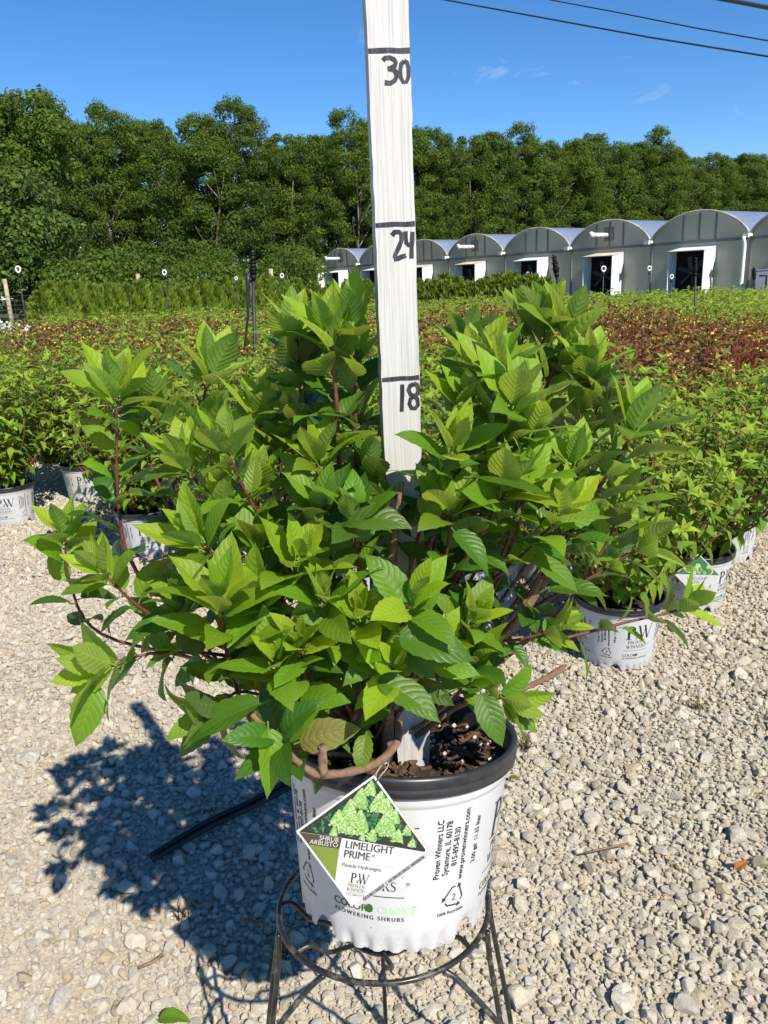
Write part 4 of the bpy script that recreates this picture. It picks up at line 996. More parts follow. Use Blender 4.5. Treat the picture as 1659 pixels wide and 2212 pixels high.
# ------------------------------------------------------------------ plant stand
RC = Vector((-0.0195, 0.818, 0.430)); RR = 0.1315
stand = empty('plant_stand', 'black wrought iron ring stand under the big white pot', 'plant stand', (RC.x, RC.y, 0))
def lean(mb):
    mb.v = [(x, y, z - y * .085 * min(1, max(0, z) / RC.z)) for x, y, z in mb.v]; return mb
rg = MB(); rg.ring(RR, .0035, 72, 10, RC.z); lean(rg).build('ring', M['stand_black'], stand)
def pol(a, r, z): return Vector((r * cos(radians(a)), r * sin(radians(a)), z))
hub = MB(); hub.ring(.045, .0035, 32, 8, RC.z - .040); lean(hub).build('hub_ring', M['stand_black'], stand)
for a in (-92, -142, -40, 178, 4, 140, 40, 90):
    sp = MB(); sp.tube(catmull([pol(a, RR - .001, RC.z - .001), pol(a + 2, RR * .86, RC.z + .002), pol(a + 7, RR * .72, RC.z - .014), pol(a + 5, RR * .52, RC.z - .028), pol(a, .045, RC.z - .040)], 5), .0030, 8); lean(sp).build('spoke', M['stand_black'], stand)
for a, sp_ in ((172, 1.42), (200, 1.40), (6, 1.40), (-24, 1.38), (93, 1.40)):
    r_ = RR + .004
    lg = MB(); lg.tube(catmull([pol(a, r_, RC.z - .003), pol(a, r_ * 1.03, RC.z - .05), pol(a, r_ * (1 + (sp_ - 1) * .55), RC.z * .5), pol(a, r_ * sp_, .016), pol(a, r_ * sp_ + .012, .008)], 5), .0034, 8); lean(lg).build('leg', M['stand_black'], stand)
for sgn in (-1, 1):
    lg = MB()
    a0 = -90 + 31 * sgn
    P0 = pol(a0, RR, RC.z - .004); e = Vector((sgn * .068, -.018, 0))
    lg.tube(catmull([P0, P0 + e * .25 + Vector((0, 0, -.012)), P0 + e * .8 + Vector((0, 0, -.055)), P0 + e * .98 + Vector((0, 0, -.078)), P0 + e * 1.05 + Vector((0, -.004, -.12)), P0 + e * 1.12 + Vector((0, -.02, -.25)), P0 + e * 1.2 + Vector((0, -.03, -RC.z + .012))], 6), .0034, 8)
    lean(lg).build('leg', M['stand_black'], stand)

# ------------------------------------------------------------------ the big pot on the stand
AX = Vector((0.07, 0.165, 0.98)).normalized()
RIM_C = Vector((0.0080, 0.838, 0.668))
PM = AX.to_track_quat('Z', 'Y').to_matrix()
# keep local -Y facing the camera
ly = Vector((0, 1, 0)); ly = (ly - AX * ly.dot(AX)).normalized(); lx = ly.cross(AX)
PM = Matrix((lx, ly, AX)).transposed()
pot = empty('big_nursery_pot', 'big white nursery pot with black rim on the iron stand', 'plant pot')
pot.matrix_world = Matrix.Translation(RIM_C - AX * .2142) @ PM.to_4x4()
POT_W = pot.matrix_world.copy()
for nm, me in (('pot_wall', POT_WALL), ('pot_rim', POT_RIM), ('print', POT_PRINT), ('soil', POT_SOIL)): mesh_obj(nm, me, pot)
ch = MB(); pe = MB()
for _ in range(420):
    a, r = rng.uniform(0, 6.28), .122 * sqrt(rng.random()); s = rng.uniform(.004, .012)
    R_ = Euler((rng.gauss(0, .5), rng.gauss(0, .5), rng.uniform(0, 6.28))).to_matrix().to_4x4(); R_.translation = Vector((r * cos(a), r * sin(a), .1825 + rng.uniform(-.001, .004)))
    ch.box((0, 0, 0), (s * 1.6, s * rng.uniform(.4, .8), s * .28), 0, R_)
for _ in range(90):
    a, r = rng.uniform(0, 6.28), .122 * sqrt(rng.random()); s = rng.uniform(.0012, .0028)
    pe.tube([(r * cos(a), r * sin(a), .184), (r * cos(a) + s, r * sin(a), .1865)], s, 5)
ch.build('bark_chips', M['bark_chip'], pot, False)['kind'] = 'stuff'; pe.build('perlite', M['perlite'], pot, False)['kind'] = 'stuff'

# ------------------------------------------------------------------ picture tag
C4 = [gy(783, 1674, .682), gy(636.6, 1799, .664), gy(928, 1833, .664), gy(787, 1958, .650)]   # top, left, right, bottom
tc = (C4[0] + C4[1] + C4[2] + C4[3]) / 4
tx = (C4[2] - C4[1]).normalized(); ty0 = (C4[0] - C4[3]); tz = tx.cross(ty0).normalized(); ty = tz.cross(tx).normalized()
TA = ((C4[2] - C4[1]).length + ty0.length) / 4
tagm = empty('plant_tag', 'diamond shaped picture tag hanging on the front of the big white pot', 'plant tag')
tagm.matrix_world = Matrix.Translation(tc) @ Matrix((tx, ty, tz)).transposed().to_4x4() @ Matrix.Rotation(radians(-1.5), 4, 'Z')
def card(name, pts, z, th, mat):
    mb = MB(); k_ = len(pts)
    mb.add([(x, y, z) for x, y in pts] + [(x, y, z - th) for x, y in pts], [tuple(range(k_)), tuple(range(2 * k_ - 1, k_ - 1, -1))] + [(j, k_ + j, k_ + (j + 1) % k_, (j + 1) % k_) for j in range(k_)])
    return mb.build(name, mat, tagm, False)
a = TA
card('back_card', [(-.02 * a, -1.0 * a + .004), (.07 * a, -1.03 * a), (1.06 * a, -.04 * a), (.98 * a, .05 * a), (.0, .97 * a), (-.96 * a, 0)], -.0012, .0006, M['card_grey'])
card('card', [(0, a), (-a, 0), (-.03 * a, -.98 * a), (.0, -.99 * a), (.985 * a, -.0 * a)], 0, .0006, M['card_white'])
fp = Flat(); b_ = .955 * a
fp.poly([(0, b_), (-b_, .0), (-.30 * a, .0), (b_ * .98, -.035 * a), (b_ * .99, 0)], 0, 1)
# photograph on the tag: dark foliage and pale green cone flowers
def in_dia(x, y, m_=0.0): return abs(x) + abs(y) < b_ - m_ and y > -.02 * a + .0
for _ in range(260):
    x, y = rng.uniform(-b_, b_), rng.uniform(0, b_)
    s = rng.uniform(.05, .10) * a
    if not in_dia(x, y, s * 1.0) or y < s * .6: continue
    q = rng.uniform(0, 6.28)
    fp.poly([(x + s * .9 * cos(q), y + s * .9 * sin(q)), (x + s * .3 * cos(q + 1.57), y + s * .3 * sin(q + 1.57)), (x - s * .9 * cos(q), y - s * .9 * sin(q)), (x + s * .3 * cos(q - 1.57), y + s * .3 * sin(q - 1.57))], 1, 2)
for cx, cy, h_ in [(-.14, .52, .30), (-.02, .72, .22), (.15, .50, .32), (.27, .50, .24), (-.27, .37, .26), (-.42, .19, .26), (-.26, .12, .36), (-.10, .13, .38), (.30, .17, .38), (.12, .03, .20), (.50, .08, .20), (-.45, .03, .14), (.73, .0, .16), (.40, .36, .22), (-.02, .02, .10), (.62, .20, .16)]:
    lay = 3
    cone = [(cx + h_ * .42 * q_[0], max(.01, cy + h_ * q_[1])) for q_ in ((-.9, .0), (-1, .12), (-.8, .35), (-.45, .65), (0, .86), (.45, .65), (.8, .35), (1, .12), (.9, .0), (.4, -.12), (-.4, -.12))]
    if all(in_dia(x * a, y * a) for x, y in cone): fp.poly([(x * a, y * a) for x, y in cone], 4, 2.6)
    for _ in range(int(230 * h_ / .3)):
        t_ = rng.random(); hw_ = h_ * .46 * (1 - t_) ** .7 * rng.uniform(-1, 1)
        x, y = (cx + hw_) * a, (cy + h_ * (t_ - .15)) * a; s = rng.uniform(.008, .017) * a
        if not in_dia(x, y, s * 1.5) or y < -.0 * a + s: continue
        mi = 2 if rng.random() < .42 else (3 if rng.random() < .65 else 4)
        fp.poly([(x + s * cos(q * 1.2566 + t_), y + s * sin(q * 1.2566 + t_)) for q in range(5)], mi, lay + .5 * rng.random())
fp.poly([(-.955 * a, -.003 * a), (-.315 * a, -.003 * a), (-.325 * a, -.17 * a), (-.785 * a, -.17 * a)], 5, 2)
fp.poly([(-.785 * a, -.172 * a), (-.325 * a, -.172 * a), (-.31 * a, -.655 * a)], 6, 2)
for dx in (0,): fp.text('SHRUB', -.355 * a + dx, -.075 * a, .095 * a, 9, 'RIGHT', layer=3); fp.text('ARBUSTO', -.355 * a + dx, -.15 * a, .095 * a, 9, 'RIGHT', layer=3)
for dx in (-.00025, .00025): fp.text('LIMELIGHT', -.25 * a + dx, -.14 * a, .165 * a, 11, 'LEFT', layer=3, sx=.92); fp.text('PRIME', -.25 * a + dx, -.28 * a, .165 * a, 11, 'LEFT', layer=3, sx=.92); fp.text('®', .19 * a, -.22 * a, .06 * a, 7, layer=3)
for dx in (-.0002, .0002): fp.text('Panicle Hydrangea', -.25 * a + dx, -.42 * a, .08 * a, 8, 'LEFT', layer=3)
fp.logo(.02 * a, -.645 * a, .15 * a, 7, 10, layer=3)
serif(fp, 'PROVEN', .02 * a, -.712 * a, .052 * a, 11, 3, 1.1); serif(fp, 'WINNERS', .02 * a, -.775 * a, .052 * a, 11, 3, 1.05)
fp.rect(-.12 * a, -.797 * a, .16 * a, -.792 * a, 8, 3)
fp.text('COLOR', -.12 * a, -.84 * a, .045 * a, 8, 'LEFT', layer=3); fp.text('CHOICE', .16 * a, -.84 * a, .045 * a, 8, 'RIGHT', layer=3)
fp.rect(-.25 * a, -.333 * a, .5 * a, -.330 * a, 8, 2)
for dx in (0, .0002): fp.text('DETAILS INSIDE  |  DETALLES EN EL INTERIOR', .565 * a + dx, -.505 * a + dx, .068 * a, 11, 'CENTER', rot=radians(44.5), layer=3, sx=.80)
me = fp.mesh('print', [M['card_dark'], M['card_leaf'], M['bloom_light'], M['bloom_mid'], M['bloom_deep'], M['card_brown'], M['card_olive'], M['ink_black'], M['ink_grey'], M['card_white'], M['ink_green'], M['ink_slate']], lambda x, y, l: Vector((x, y, .00012 * l)))
mesh_obj('print', me, tagm)
lp = MB(); lp.tube([(.004, a * .93, .002), (.006, a * 1.02, .004), (.012, a * 1.12, -.002), (.014, a * 1.2, -.012), (.008, a * 1.14, -.012), (.002, a * 1.0, -.004), (.003, a * .93, -.001)], .0007, 6); lp.build('tie', M['wire_clear'], tagm)

# ------------------------------------------------------------------ measuring stick
ST_T, ST_B = gy(832, -200, .80), gy(897.5, 1668, .80); ST_B.z = .60
TICK = {30: gy(838, 110, .80).z, 24: gy(855, 485, .80).z, 18: gy(863.5, 818, .80).z}
sx_ = lambda z: ST_B.x + (ST_T.x - ST_B.x) * (z - ST_B.z) / (ST_T.z - ST_B.z)
ST_Z = ST_T.z
yaw = radians(9)
stick = empty('measuring_stick', 'white painted wooden measuring stick with black inch marks standing in the big pot', 'measuring stick', (ST_B.x - .001, ST_B.y, ST_B.z), (0, math.atan2(ST_T.x - ST_B.x, ST_T.z - ST_B.z), yaw))
W2, TH, LN = .0194, .0185, ST_Z - ST_B.z
mb = MB(); n_ = 60; vs = []
for k_ in range(n_ + 1):
    z = LN * k_ / n_; nb = .0006
    w0 = W2 * (1 if z > .06 else .84 + .16 * z / .06); j1, j2 = rng.uniform(-nb, nb), rng.uniform(-nb, nb)
    vs += [(-w0 + j1, 0, z), (w0 + j2, 0, z), (w0 + j2, TH, z), (-w0 + j1, TH, z)]
fs, mi = [], []
for k_ in range(n_):
    o = k_ * 4
    for e, m_ in ((0, 0), (1, 1), (2, 0), (3, 1)):
        fs.append((o + e, o + (e + 1) % 4, o + 4 + (e + 1) % 4, o + 4 + e)); mi.append(m_)
mb.add(vs, fs); mb.m = mi; mb.add([vs[0], vs[1], vs[2], vs[3]], [(3, 2, 1, 0)], 1); mb.add(vs[-4:], [(0, 1, 2, 3)], 1)
mb.build('board', [M['stick_white'], M['stick_side']], stick, False)
def mark(label):
    f = Flat(); zt = TICK[label] - ST_B.z
    rr = random.Random(label)
    f.line([(-W2 + .0002, zt - .0004), (-W2 * .4, zt), (0, zt + .0003), (W2 * .5, zt - .0002), (W2 - .0002, zt + .0002)], [.0042, .0048, .0045, .0046, .0050], 0)
    def st(pts, w): f.line([(x / 1000, zt - y / 1000) for x, y in pts], [w * rr.uniform(.9, 1.1) / 1000 for _ in pts], 0, 1 + rr.random())
    if label == 30:
        st([(-6.2, 8), (-4, 6), (0, 5.6), (4, 7), (5.8, 9.5), (5, 12), (1, 14.2), (-2, 14.8)], 4.2)
        st([(-1.5, 14.6), (3, 14.8), (5.6, 17.5), (6, 21), (4, 24.5), (0, 26.5), (-5.2, 26)], 4.4)
        st([(13.6, 8.5), (10.6, 11), (9.6, 16), (10, 22), (12.2, 25.8), (15, 25.6), (17.2, 21), (17.4, 14), (16.2, 9.5), (13.4, 8.2)], 3.7)
    if label == 24:
        st([(-3.6, 10), (-1, 7), (3.5, 6.8), (6, 9.5), (5.4, 15), (2.6, 21), (-.8, 27), (-1.5, 30.5)], 4.6)
        st([(-2.6, 31.6), (2, 31), (5, 29.6), (9.6, 28.6)], 4.4)
        st([(9.6, 6.4), (9.8, 12), (10.2, 17), (12, 19), (17, 18.2)], 4.2)
        st([(16.6, 7), (16.0, 15), (15.2, 22), (14.8, 31.5)], 4.4)
    if label == 18:
        st([(1.3, 5.8), (1.2, 14), (.4, 24), (-.2, 33.5)], 4.4)
        st([(13.5, 6), (9.2, 8), (7.6, 12), (9.6, 16.6), (13.6, 18), (17, 16.2), (17.9, 11.5), (16.4, 7.2), (13.2, 5.8)], 4.6)
        st([(13.6, 18), (9.4, 21), (8, 26), (10.2, 30.6), (14, 31), (17, 27.5), (16.6, 22), (13.4, 18.2)], 4.4)
    me = f.mesh('inch_mark', [M['marker_ink']], lambda x, y, l: Vector((x, -.00012 - .00008 * l, y)))
    mesh_obj('inch_mark', me, stick)
for q in (30, 24, 18): mark(q)

# ------------------------------------------------------------------ the big hydrangea
def leaf_shape(seed, ny=13, nx=6, tip=False):
    r = random.Random(seed)
    fold, bend, th0 = (r.uniform(.4, .8), r.uniform(-.1, .55), r.uniform(-.1, .1)) if tip else (r.uniform(.28, .62), r.uniform(.25, 1.15), r.uniform(-.2, .1))
    ph, wav, wr, twist = r.uniform(0, 6), r.uniform(.004, .02), r.uniform(.23, .29), r.uniform(-.5, .5)
    mx = (.365 ** .62) * (.635 ** 1.08)
    V, UV, Fc = [], [], []
    y = z = 0.0; x = 0.0; lat = r.uniform(-.05, .05)
    for j in range(ny + 1):
        v = j / ny; th = th0 + bend * v ** 1.25
        if j: y += cos(th) / ny; z -= sin(th) / ny
        w = wr * ((v + .012) ** .62) * ((1 - v) ** 1.08) / mx if j < ny else .002
        for i in range(nx + 1):
            u = -1 + 2 * i / nx; ww = w
            if abs(u) == 1 and 0 < j < ny: ww *= 1 + (.045 if j % 2 else -.035)
            f2 = fold * (1 - .55 * v); tw = twist * v
            lx_, up = u * ww * cos(f2), abs(u) * ww * sin(f2) - .55 * u * u * ww * ww + wav * sin(v * 11 + ph + u) * abs(u)
            lx_, up = lx_ * cos(tw) - up * sin(tw), lx_ * sin(tw) + up * cos(tw)
            V.append((lx_ + lat * v * v, y + up * sin(th) - abs(u) * .015, z + up * cos(th))); UV.append((i / nx, v))
    for j in range(ny):
        for i in range(nx):
            q = j * (nx + 1) + i; Fc.append((q, q + 1, q + nx + 2, q + nx + 1))
    b = len(V)                                        # petiole
    for yy, rr in ((-.13, .018), (.03, .014)):
        for k_ in range(4): V.append((rr * cos(k_ * pi / 2), yy, rr * sin(k_ * pi / 2) - .01)); UV.append((.5, .0))
    for k_ in range(4): Fc.append((b + k_, b + (k_ + 1) % 4, b + 4 + (k_ + 1) % 4, b + 4 + k_))
    return np.array(V), np.array(Fc), np.array(UV)
SHAPES = [leaf_shape(700 + i) for i in range(14)] + [leaf_shape(740 + i, tip=True) for i in range(8)]
LEAF_M = [[fast_mesh('leaf', V, Fc, [M[mn]], None, True, UV) for (V, Fc, UV) in SHAPES] for mn in ('leaf_young', 'leaf_mid', 'leaf_old', 'leaf_brown')]

LEAVES = []      # (pos, dir, normal, length, age)
STEMS = []       # (points, radii, material)
def npv(v): return np.array(v[:])
def add_leaf(p, d, n_, L_, age): LEAVES.append((Vector(p), Vector(d).normalized(), Vector(n_), L_, age))
HR = random.Random(11)
def shoot(px, yt, L_=.084, start=.32, node=.042, r0=.0042, big=1.0, tip=1.0, young=2, yb=.84, pow_=.9, base=True, whorl=5):
    start *= .95; L_ *= .72; r0 *= .88; node *= .92
    P = []
    if base: px = [(812 + HR.uniform(-28, 32), 1628 + HR.uniform(-14, 10))] + px
    ln = [0.0]
    for i in range(1, len(px)): ln.append(ln[-1] + math.hypot(px[i][0] - px[i - 1][0], px[i][1] - px[i - 1][1]))
    for (q, l) in zip(px, ln):
        t = l / ln[-1]; P.append(gy(q[0], q[1], yb + (yt - yb) * t ** pow_))
    C = catmull(P, 6)
    seg = [0.0]
    for i in range(1, len(C)): seg.append(seg[-1] + (C[i] - C[i - 1]).length)
    tot = seg[-1]
    rs = [r0 * (1 - .62 * s / tot) for s in seg]
    STEMS.append((C, rs))
    def at(s):
        s = min(max(s, 0), tot)
        for i in range(1, len(seg)):
            if seg[i] >= s - 1e-9:
                f = (s - seg[i - 1]) / max(1e-6, seg[i] - seg[i - 1]); return C[i - 1].lerp(C[i], f), (C[i] - C[i - 1]).normalized(), r0 * (1 - .62 * s / tot)
        return C[-1], (C[-1] - C[-2]).normalized(), rs[-1]
    nn = max(2, int(tot * (1 - start * .85) / (node * .76))); az = HR.uniform(0, pi); total = nn + 1
    for j in range(nn):
        s = tot * start + (tot * (1 - start)) * max(0, (j + HR.uniform(-.15, .15)) / nn) ** .74
        p, T, r = at(s); az += pi / 2 + HR.gauss(0, .18)
        ref = Vector((.2, .1, 1)) if abs(T.z) < .8 else Vector((1, .2, 0))
        ax = T.cross(ref).normalized(); ay = T.cross(ax)
        f = j / max(1, nn - 1)
        for sgn in (0, pi):
            if HR.random() < (.50 if f < .35 else .24 if f < .65 else .03): continue
            A = ax * cos(az + sgn) + ay * sin(az + sgn)
            e = radians(12 + 34 * f + HR.gauss(0, 12))
            d = A * cos(e) + T * sin(e); d.z -= .10 * (1 - f)
            n_ = -A * sin(e) + T * cos(e) + Vector((0, 0, .55 * (1 - .7 * f))) + Vector((HR.gauss(0, .25), HR.gauss(0, .25), 0))
            ln_ = L_ * .90 * big * HR.uniform(.78, 1.16) * (.82 if f < .25 else 1.0)
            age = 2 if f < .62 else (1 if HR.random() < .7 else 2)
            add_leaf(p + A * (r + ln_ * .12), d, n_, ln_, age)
    p, T, r = at(tot)
    ref = Vector((.2, .1, 1)) if abs(T.z) < .8 else Vector((1, .2, 0))
    ax = T.cross(ref).normalized(); ay = T.cross(ax)
    T = (T + Vector((0, 0, .35))).normalized()
    rings = [(34, 1.02, 1), (48, 1.0, 1 if young < 2 else 0), (62, .92, 0), (74, .72, 0), (85, .48, 0)][:whorl]
    for k_, (e0, lf, age) in enumerate(rings):
        az += pi / 2 + HR.gauss(0, .12)
        for sgn in (0, pi):
            A = ax * cos(az + sgn) + ay * sin(az + sgn); e = radians(e0 + HR.gauss(0, 7))
            d = A * cos(e) + T * sin(e); n_ = -A * sin(e) + T * cos(e)
            ln_ = L_ * tip * lf * HR.uniform(.9, 1.1)
            add_leaf(p + T * (.007 * (k_ - 1)) + A * (.002 + ln_ * .07), d, n_, ln_, age if young else min(2, age + 1))
    return C
# survey of the shoots: picture points base -> growing tip, distance of the tip
shoot([(770, 1330), (740, 1120), (726, 860), (714, 745)], .80, .098, .30, .046, .0060, 1.0, 1.0)
shoot([(900, 1330), (1010, 1160), (1130, 960), (1195, 800), (1222, 735)], .92, .100, .36, .050, .0052)
shoot([(900, 1250), (960, 1050), (1000, 940), (1035, 815)], .85, .098, .36, .05, .0050)
shoot([(920, 1200), (1000, 1060), (1075, 950), (1105, 885)], .76, .094, .34, .05, .0050)
shoot([(1080, 1380), (1170, 1250), (1270, 1090), (1330, 1000), (1365, 935)], .80, .092, .36, .05, .0056)
shoot([(950, 1250), (1080, 1010), (1160, 870), (1190, 815)], .96, .096, .4, .05, .0046)
shoot([(420, 1400), (290, 1225), (258, 1110), (252, 950), (253, 860)], .82, .086, .46, .055, .0042, whorl=5)
shoot([(560, 1200), (455, 950), (440, 870), (452, 815)], .91, .094, .42, .052)
shoot([(500, 1250), (380, 1060), (345, 940), (342, 890)], .89, .084, .42, .05)
shoot([(640, 1250), (540, 1080), (495, 985)], .75, .078, .4, .045)
shoot([(600, 1280), (450, 1080), (408, 1010)], .77, .076, .45, .05)
shoot([(640, 1350), (500, 1230), (440, 1180)], .71, .084, .45, .046)
shoot([(560, 1440), (330, 1330), (232, 1245)], .73, .070, .52, .045, tip=.95)
shoot([(500, 1450), (220, 1370), (150, 1250), (142, 1170)], .80, .072, .66, .05, .0036, whorl=4)
shoot([(560, 1440), (350, 1410), (240, 1440)], .70, .082, .55, .05, .0040, whorl=4)
shoot([(700, 1630), (560, 1580), (497, 1440), (478, 1310)], .66, .088, .36, .045, .0046)
shoot([(680, 1420), (612, 1310), (640, 1230)], .70, .082, .42, .045, .0042)
shoot([(690, 1530), (657, 1450), (650, 1405)], .68, .070, .4, .04, .0040)
shoot([(745, 1630), (790, 1490), (850, 1390), (885, 1310)], .67, .080, .30, .042, .0042)
shoot([(880, 1480), (930, 1420)], .69, .070, .4, .038, .0036)
shoot([(980, 1490), (1060, 1490), (1088, 1510)], .75, .066, .5, .04, .0036)
shoot([(1000, 1420), (1130, 1380), (1190, 1365)], .80, .062, .72, .05, .0040)
shoot([(1050, 1400), (1200, 1382), (1350, 1345), (1440, 1325), (1476, 1312)], .85, .064, .52, .046, .0040, whorl=4)
shoot([(1100, 1350), (1290, 1240), (1385, 1180)], .84, .072, .5, .046, .0042)
shoot([(810, 1250), (785, 1000), (778, 890)], .90, .092, .42, .05)
shoot([(880, 1250), (945, 1040), (972, 985)], .74, .082, .42, .048)
shoot([(960, 1300), (1060, 1120), (1088, 1070)], .73, .088, .42, .046)
shoot([(1000, 1330), (1160, 1170), (1205, 1120)], .75, .082, .42, .046)
shoot([(700, 1250), (650, 1000), (640, 915)], .92, .090, .45, .05)
shoot([(660, 1300), (565, 1110), (560, 1060)], .82, .086, .45, .048, young=1)
shoot([(780, 1300), (765, 1140)], .71, .078, .45, .045, young=0)
shoot([(960, 1400), (1012, 1350)], .71, .070, .5, .045, young=1)
shoot([(560, 1500), (470, 1530)], .68, .080, .5, .045, young=0, whorl=4)
shoot([(640, 1620), (600, 1590)], .65, .078, .5, .04, young=0, whorl=2)
shoot([(870, 1400), (862, 1210)], .88, .078, .45, .05, young=0)
shoot([(560, 1350), (400, 1280)], .86, .078, .5, .05, young=0)
shoot([(1050, 1250), (1290, 1130)], .93, .080, .66, .05, young=1)
shoot([(850, 1350), (840, 1120)], .78, .080, .5, .045, young=0)
shoot([(700, 1300), (600, 1190)], .92, .078, .5, .05, young=0)
shoot([(900, 1380), (1000, 1240)], .80, .074, .5, .045, young=0)
shoot([(650, 1480), (540, 1400)], .76, .074, .5, .045, young=0)
for tx_, ty_, y in [(655, 800, .85), (765, 790, .83), (560, 905, .87), (602, 965, .86), (690, 1005, .78), (800, 1030, .80), (1000, 750, .90), (1130, 715, .95), (1178, 700, .94), (1272, 805, .88), (1080, 815, .80), (1150, 940, .78),
                    (1292, 870, .88), (1005, 890, .80), (1240, 1010, .80), (1140, 1040, .75), (975, 1110, .73), (560, 1195, .75), (560, 1305, .70), (702, 1305, .69), (780, 1345, .69), (602, 1440, .67), (850, 1455, .675),
                    (450, 960, .88), (300, 900, .88), (640, 735, .84), (765, 715, .83), (700, 1120, .73), (480, 1120, .76), (1020, 1440, .72), (1340, 1090, .84), (395, 1320, .73)]:
    bx, by = 812, 1610
    shoot([(bx + (tx_ - bx) * .66 + HR.uniform(-12, 12), by + (ty_ - by) * .46), (bx + (tx_ - bx) * .92, by + (ty_ - by) * .80), (tx_, ty_)], y, HR.uniform(.070, .086), HR.uniform(.52, .64), .046, .0036, young=HR.choice((2, 2, 1, 0)), whorl=HR.choice((4, 5, 5)))
# single leaves that hang low at the front
for px, py, tx_, ty_, y, L_, age in [(560, 1520, 375, 1596, .66, .085, 2), (580, 1578, 585, 1690, .65, .066, 1), (790, 1590, 780, 1650, .665, .036, 1), (880, 1575, 872, 1640, .672, .042, 1), (780, 1560, 835, 1570, .665, .05, 2), (205, 1480, 178, 1585, .70, .066, 1),
                                   (1040, 1500, 1075, 1590, .73, .06, 2), (1095, 1520, 1145, 1560, .75, .045, 1), (930, 1010, 1050, 990, .74, .05, 2), (740, 1130, 860, 1100, .70, .07, 2), (870, 1110, 925, 1140, .70, .045, 1), (985, 1150, 1030, 1200, .71, .055, 2), (1025, 1030, 1160, 1030, .72, .08, 2),
                                   (865, 1375, 1010, 1400, .655, .075, 2), (820, 1470, 920, 1520, .66, .07, 2)]:
    a_, b2 = gy(px, py, y), gy(tx_, ty_, y - .02)
    add_leaf(a_, b2 - a_, Vector((.1, -.55, .8)), L_, age)
add_leaf(gy(650, 1602, .655), gy(750, 1570, .645) - gy(650, 1602, .655), Vector((0, -.6, .8)), .062, 3)

shrub = empty('big_hydrangea', 'big leafy hydrangea growing in the white pot on the iron stand', 'shrub', (RIM_C.x - .03, RIM_C.y, .62))
inv = Matrix.Translation(-shrub.location)
for C, rs in STEMS:
    mb = MB(); k_ = len(C)
    mb.tube([inv @ p for p in C], rs, 7, 0, True, .08)
    nf = 7
    for i in range(len(mb.f)):
        mb.m[i] = 1 if i // nf < (k_ - 1) * .38 else 0
    mb.build('stem', [M['stem_red'], M['bark']], shrub)
def bark_stem(name, pts, rs, mat='bark', n_=9, lum=.14, seed=1):
    mb = MB(); mb.tube([inv @ p for p in catmull([gy(*q) for q in pts], 5)], [r for a_, b2 in zip(rs[:-1], rs[1:]) for r in [a_ + (b2 - a_) * i / 5 for i in range(5)]] + [rs[-1]], n_, 0, True, lum, seed)
    return mb.build(name, M[mat], shrub)
bark_stem('stem', [(838, 1640, .80), (842, 1290, .775), (852, 1160, .77), (868, 1042, .765)], [.0075, .0062, .0042, .0030], seed=5)['label'] = 'thick cut brown stem'
bark_stem('stem', [(862, 1560, .70), (855, 1610, .675), (800, 1655, .652), (700, 1674, .645), (655, 1655, .648), (612, 1615, .655), (540, 1540, .66)], [.0036, .0038, .0041, .0040, .0032, .0030, .0026], 'bark_cut', seed=6)['label'] = 'pale horizontal branch lying over the pot rim'
bark_stem('stub', [(699, 1672, .645), (697, 1640, .642), (698, 1612, .640)], [.0050, .0044, .0040], 'bark', seed=7)
bark_stem('stem', [(900, 1590, .80), (1000, 1520, .78), (1090, 1503, .78), (1170, 1470, .785), (1220, 1441, .79)], [.0036, .0034, .0032, .0034, .0038], 'bark_cut', seed=8)['label'] = 'bare brown twig reaching right'
bark_stem('stem', [(780, 1640, .80), (775, 1420, .80), (765, 1250, .80)], [.0065, .0055, .0045], seed=9)
bark_stem('stem', [(850, 1640, .83), (960, 1420, .84), (1090, 1370, .83), (1190, 1230, .82)], [.0075, .0062, .0055, .0042], seed=10)

# the stick stands in a gap of the foliage
def on_stick(l):
    for f in (.15, .5, .95):
        a_, b2, d = proj(l[0] + l[1] * (l[3] * f)); sx2 = 863 + (b2 - 817) * .0404
        if d < .99 * proj((ST_B.x, ST_B.y, ST_B.z + (1668 - b2) / 1558 * (TICK[30] - .63)))[2] + .03 and abs(a_ - sx2) < 44:
            if b2 < 800: return True
            if b2 < 860: return HR.random() < .45
            if b2 < 1240: return HR.random() < .62
            if 1440 < b2 < 1690: return HR.random() < .6
    return False
LEAVES = [l for l in LEAVES if not on_stick(l)]
# the 300 leaves that show most become pieces of their own
def show(l):
    p = l[0] + l[1] * l[3] * .5; a_, b2, d = proj(p)
    return l[3] / d + .10 * (1.25 - p.y)
order = sorted(range(len(LEAVES)), key=lambda i: show(LEAVES[i]), reverse=True)
print('leaves', len(LEAVES))
TW = [HR.gauss(0, .28) for _ in LEAVES]
def leaf_frame(l):
    d = l[1]; n_ = (l[2] - d * l[2].dot(d)); n_ = n_.normalized() if n_.length > 1e-4 else Vector((0, 0, 1)); n_ = Matrix.Rotation(TW[hash(l[3]) % len(TW)], 3, d) @ n_; return d.cross(n_), d, n_
pick = [14 + HR.randrange(8) if l[4] == 0 else HR.randrange(14) for l in LEAVES]
for i in order[:300]:
    l = LEAVES[i]; x, d, n_ = leaf_frame(l)
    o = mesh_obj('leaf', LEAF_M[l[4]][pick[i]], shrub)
    R_ = Matrix((x, d, n_)).transposed().to_4x4()
    o.matrix_local = inv @ Matrix.Translation(l[0]) @ R_ @ Matrix.Scale(l[3], 4)
    if l[4] == 3: o['label'] = 'leaf with a curled brown edge'
Vs, Fs, Ms, Us, off = [], [], [], [], 0
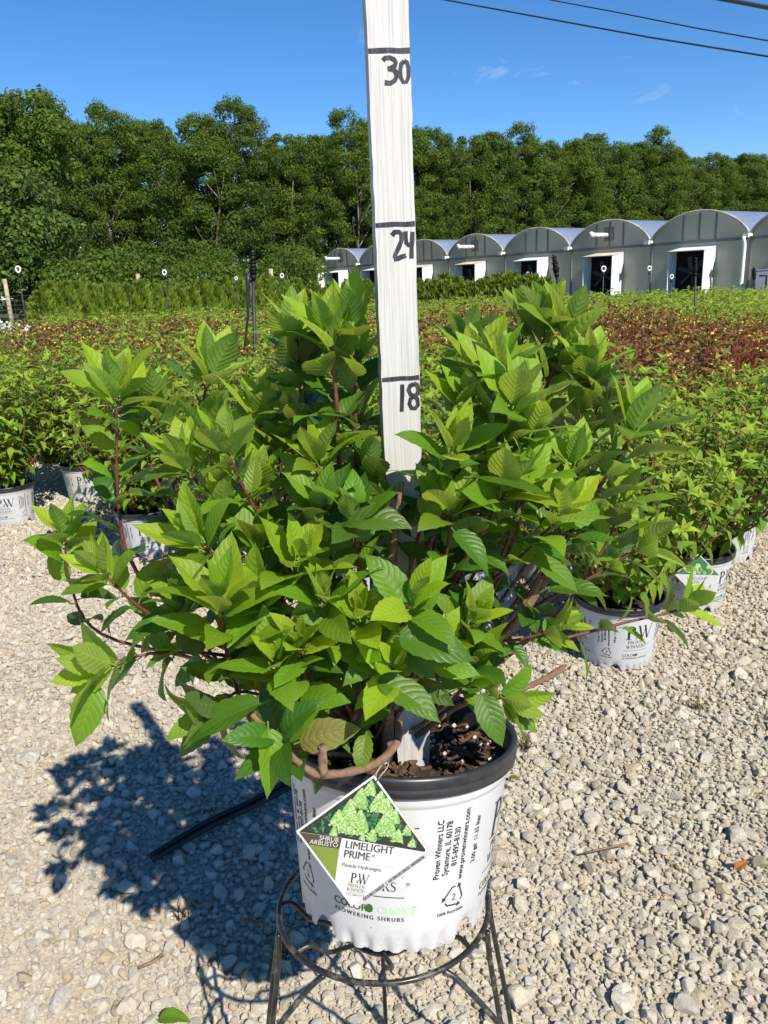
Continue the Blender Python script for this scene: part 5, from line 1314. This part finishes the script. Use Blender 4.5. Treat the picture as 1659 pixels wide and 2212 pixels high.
for i in order[300:]:
    l = LEAVES[i]; x, d, n_ = leaf_frame(l); V, Fc, UV = SHAPES[pick[i]]
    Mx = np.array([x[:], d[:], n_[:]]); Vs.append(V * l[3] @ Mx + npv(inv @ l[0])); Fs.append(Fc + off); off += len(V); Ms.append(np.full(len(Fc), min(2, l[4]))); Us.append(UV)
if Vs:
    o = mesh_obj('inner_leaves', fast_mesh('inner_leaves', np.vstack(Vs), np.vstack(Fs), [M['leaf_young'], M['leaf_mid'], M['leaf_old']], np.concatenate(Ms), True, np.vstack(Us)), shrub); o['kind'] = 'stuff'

# ------------------------------------------------------------------ small things lying on the gravel
def hose(pts, r, label, zc=.012):
    P = [gz(*q, zc) for q in pts]; mb = MB(); mb.tube(catmull(P, 6), r, 8)
    return tag(mb.build('drip_hose', M['hose']), label, 'hose', 'black drip hoses on the gravel')
hose([(325, 1850), (440, 1780), (560, 1722), (700, 1640), (900, 1512), (1060, 1424), (1200, 1350)], .0075, 'black drip hose running over the shaded gravel behind the stand', .022)
hose([(330, 1858), (450, 1789), (575, 1728), (720, 1646), (880, 1540)], .0055, 'thinner black hose lying along the drip hose', .024)
def ground_leaf(px, py, L_, age, rz, label, mat=None, tilt=.2):
    p = gz(px, py, .022); V, Fc, UV = SHAPES[2]
    me = LEAF_M[1][2].copy() if mat else LEAF_M[age][2]
    if mat: me.materials.clear(); me.materials.append(M[mat])
    o = mesh_obj('fallen_leaf', me); o.location = p; o.scale = (L_,) * 3; o.rotation_euler = (tilt, .1, rz); tag(o, label, 'leaf', 'fallen leaves on the gravel')
ground_leaf(345, 2200, .055, 1, -1.6, 'green fallen leaf on the gravel at the bottom left')
ground_leaf(1590, 1878, .035, 1, -1.2, 'curled orange dry leaf on the gravel at right', 'leaf_orange', .6)
ground_leaf(1120, 1685, .03, 1, 1.0, 'tan dry leaf on the gravel right of the big pot', 'leaf_brown')
def twig(pts, r, label):
    mb = MB(); mb.tube([gz(*q, .03) for q in pts], r, 6, 0, True, .2); tag(mb.build('twig', M['bark']), label, 'twig', 'twigs on the gravel')
twig([(1262, 1842), (1300, 1834), (1358, 1822)], .0022, 'thin red brown twig on the gravel right of the pot')
twig([(520, 1985), (545, 1990), (560, 2002)], .004, 'dark bark scrap on the gravel left of the stand')
twig([(300, 2090), (330, 2078), (352, 2062)], .003, 'dark bark scrap on sunlit gravel at lower left')
def weed(px, py, n_, h, mat, label):
    p = gz(px, py, .0); mb = MB()
    for _ in range(n_):
        a_ = rng.uniform(0, 6.28); l = h * rng.uniform(.5, 1.1); b2 = rng.uniform(.25, .9)
        q = [Vector((rng.uniform(-.012, .012), rng.uniform(-.012, .012), .005))]
        q.append(q[0] + Vector((cos(a_) * l * b2 * .4, sin(a_) * l * b2 * .4, l * .6))); q.append(q[1] + Vector((cos(a_) * l * b2 * .6, sin(a_) * l * b2 * .6, l * .25)))
        mb.tube(q, [.0016, .0013, .0004], 3)
    o = tag(mb.build('weed', M[mat]), label, 'weed', 'weeds in the gravel'); o.location = p
weed(1135, 1622, 26, .05, 'dry_weed', 'dry grassy weed beside the rim of the big pot')
weed(1508, 1535, 18, .035, 'dry_weed', 'small dry weed on the open gravel at right')
weed(262, 1075, 40, .09, 'weed', 'tuft of green grass beside the dappled pot')
weed(210, 1118, 30, .07, 'weed', 'small grass tuft in front of the dappled pot')
weed(395, 1985, 16, .035, 'dry_weed', 'dry roots on the gravel beside the shadow')
weed(610, 2075, 20, .05, 'dry_weed', 'dry dark weed under the stand')
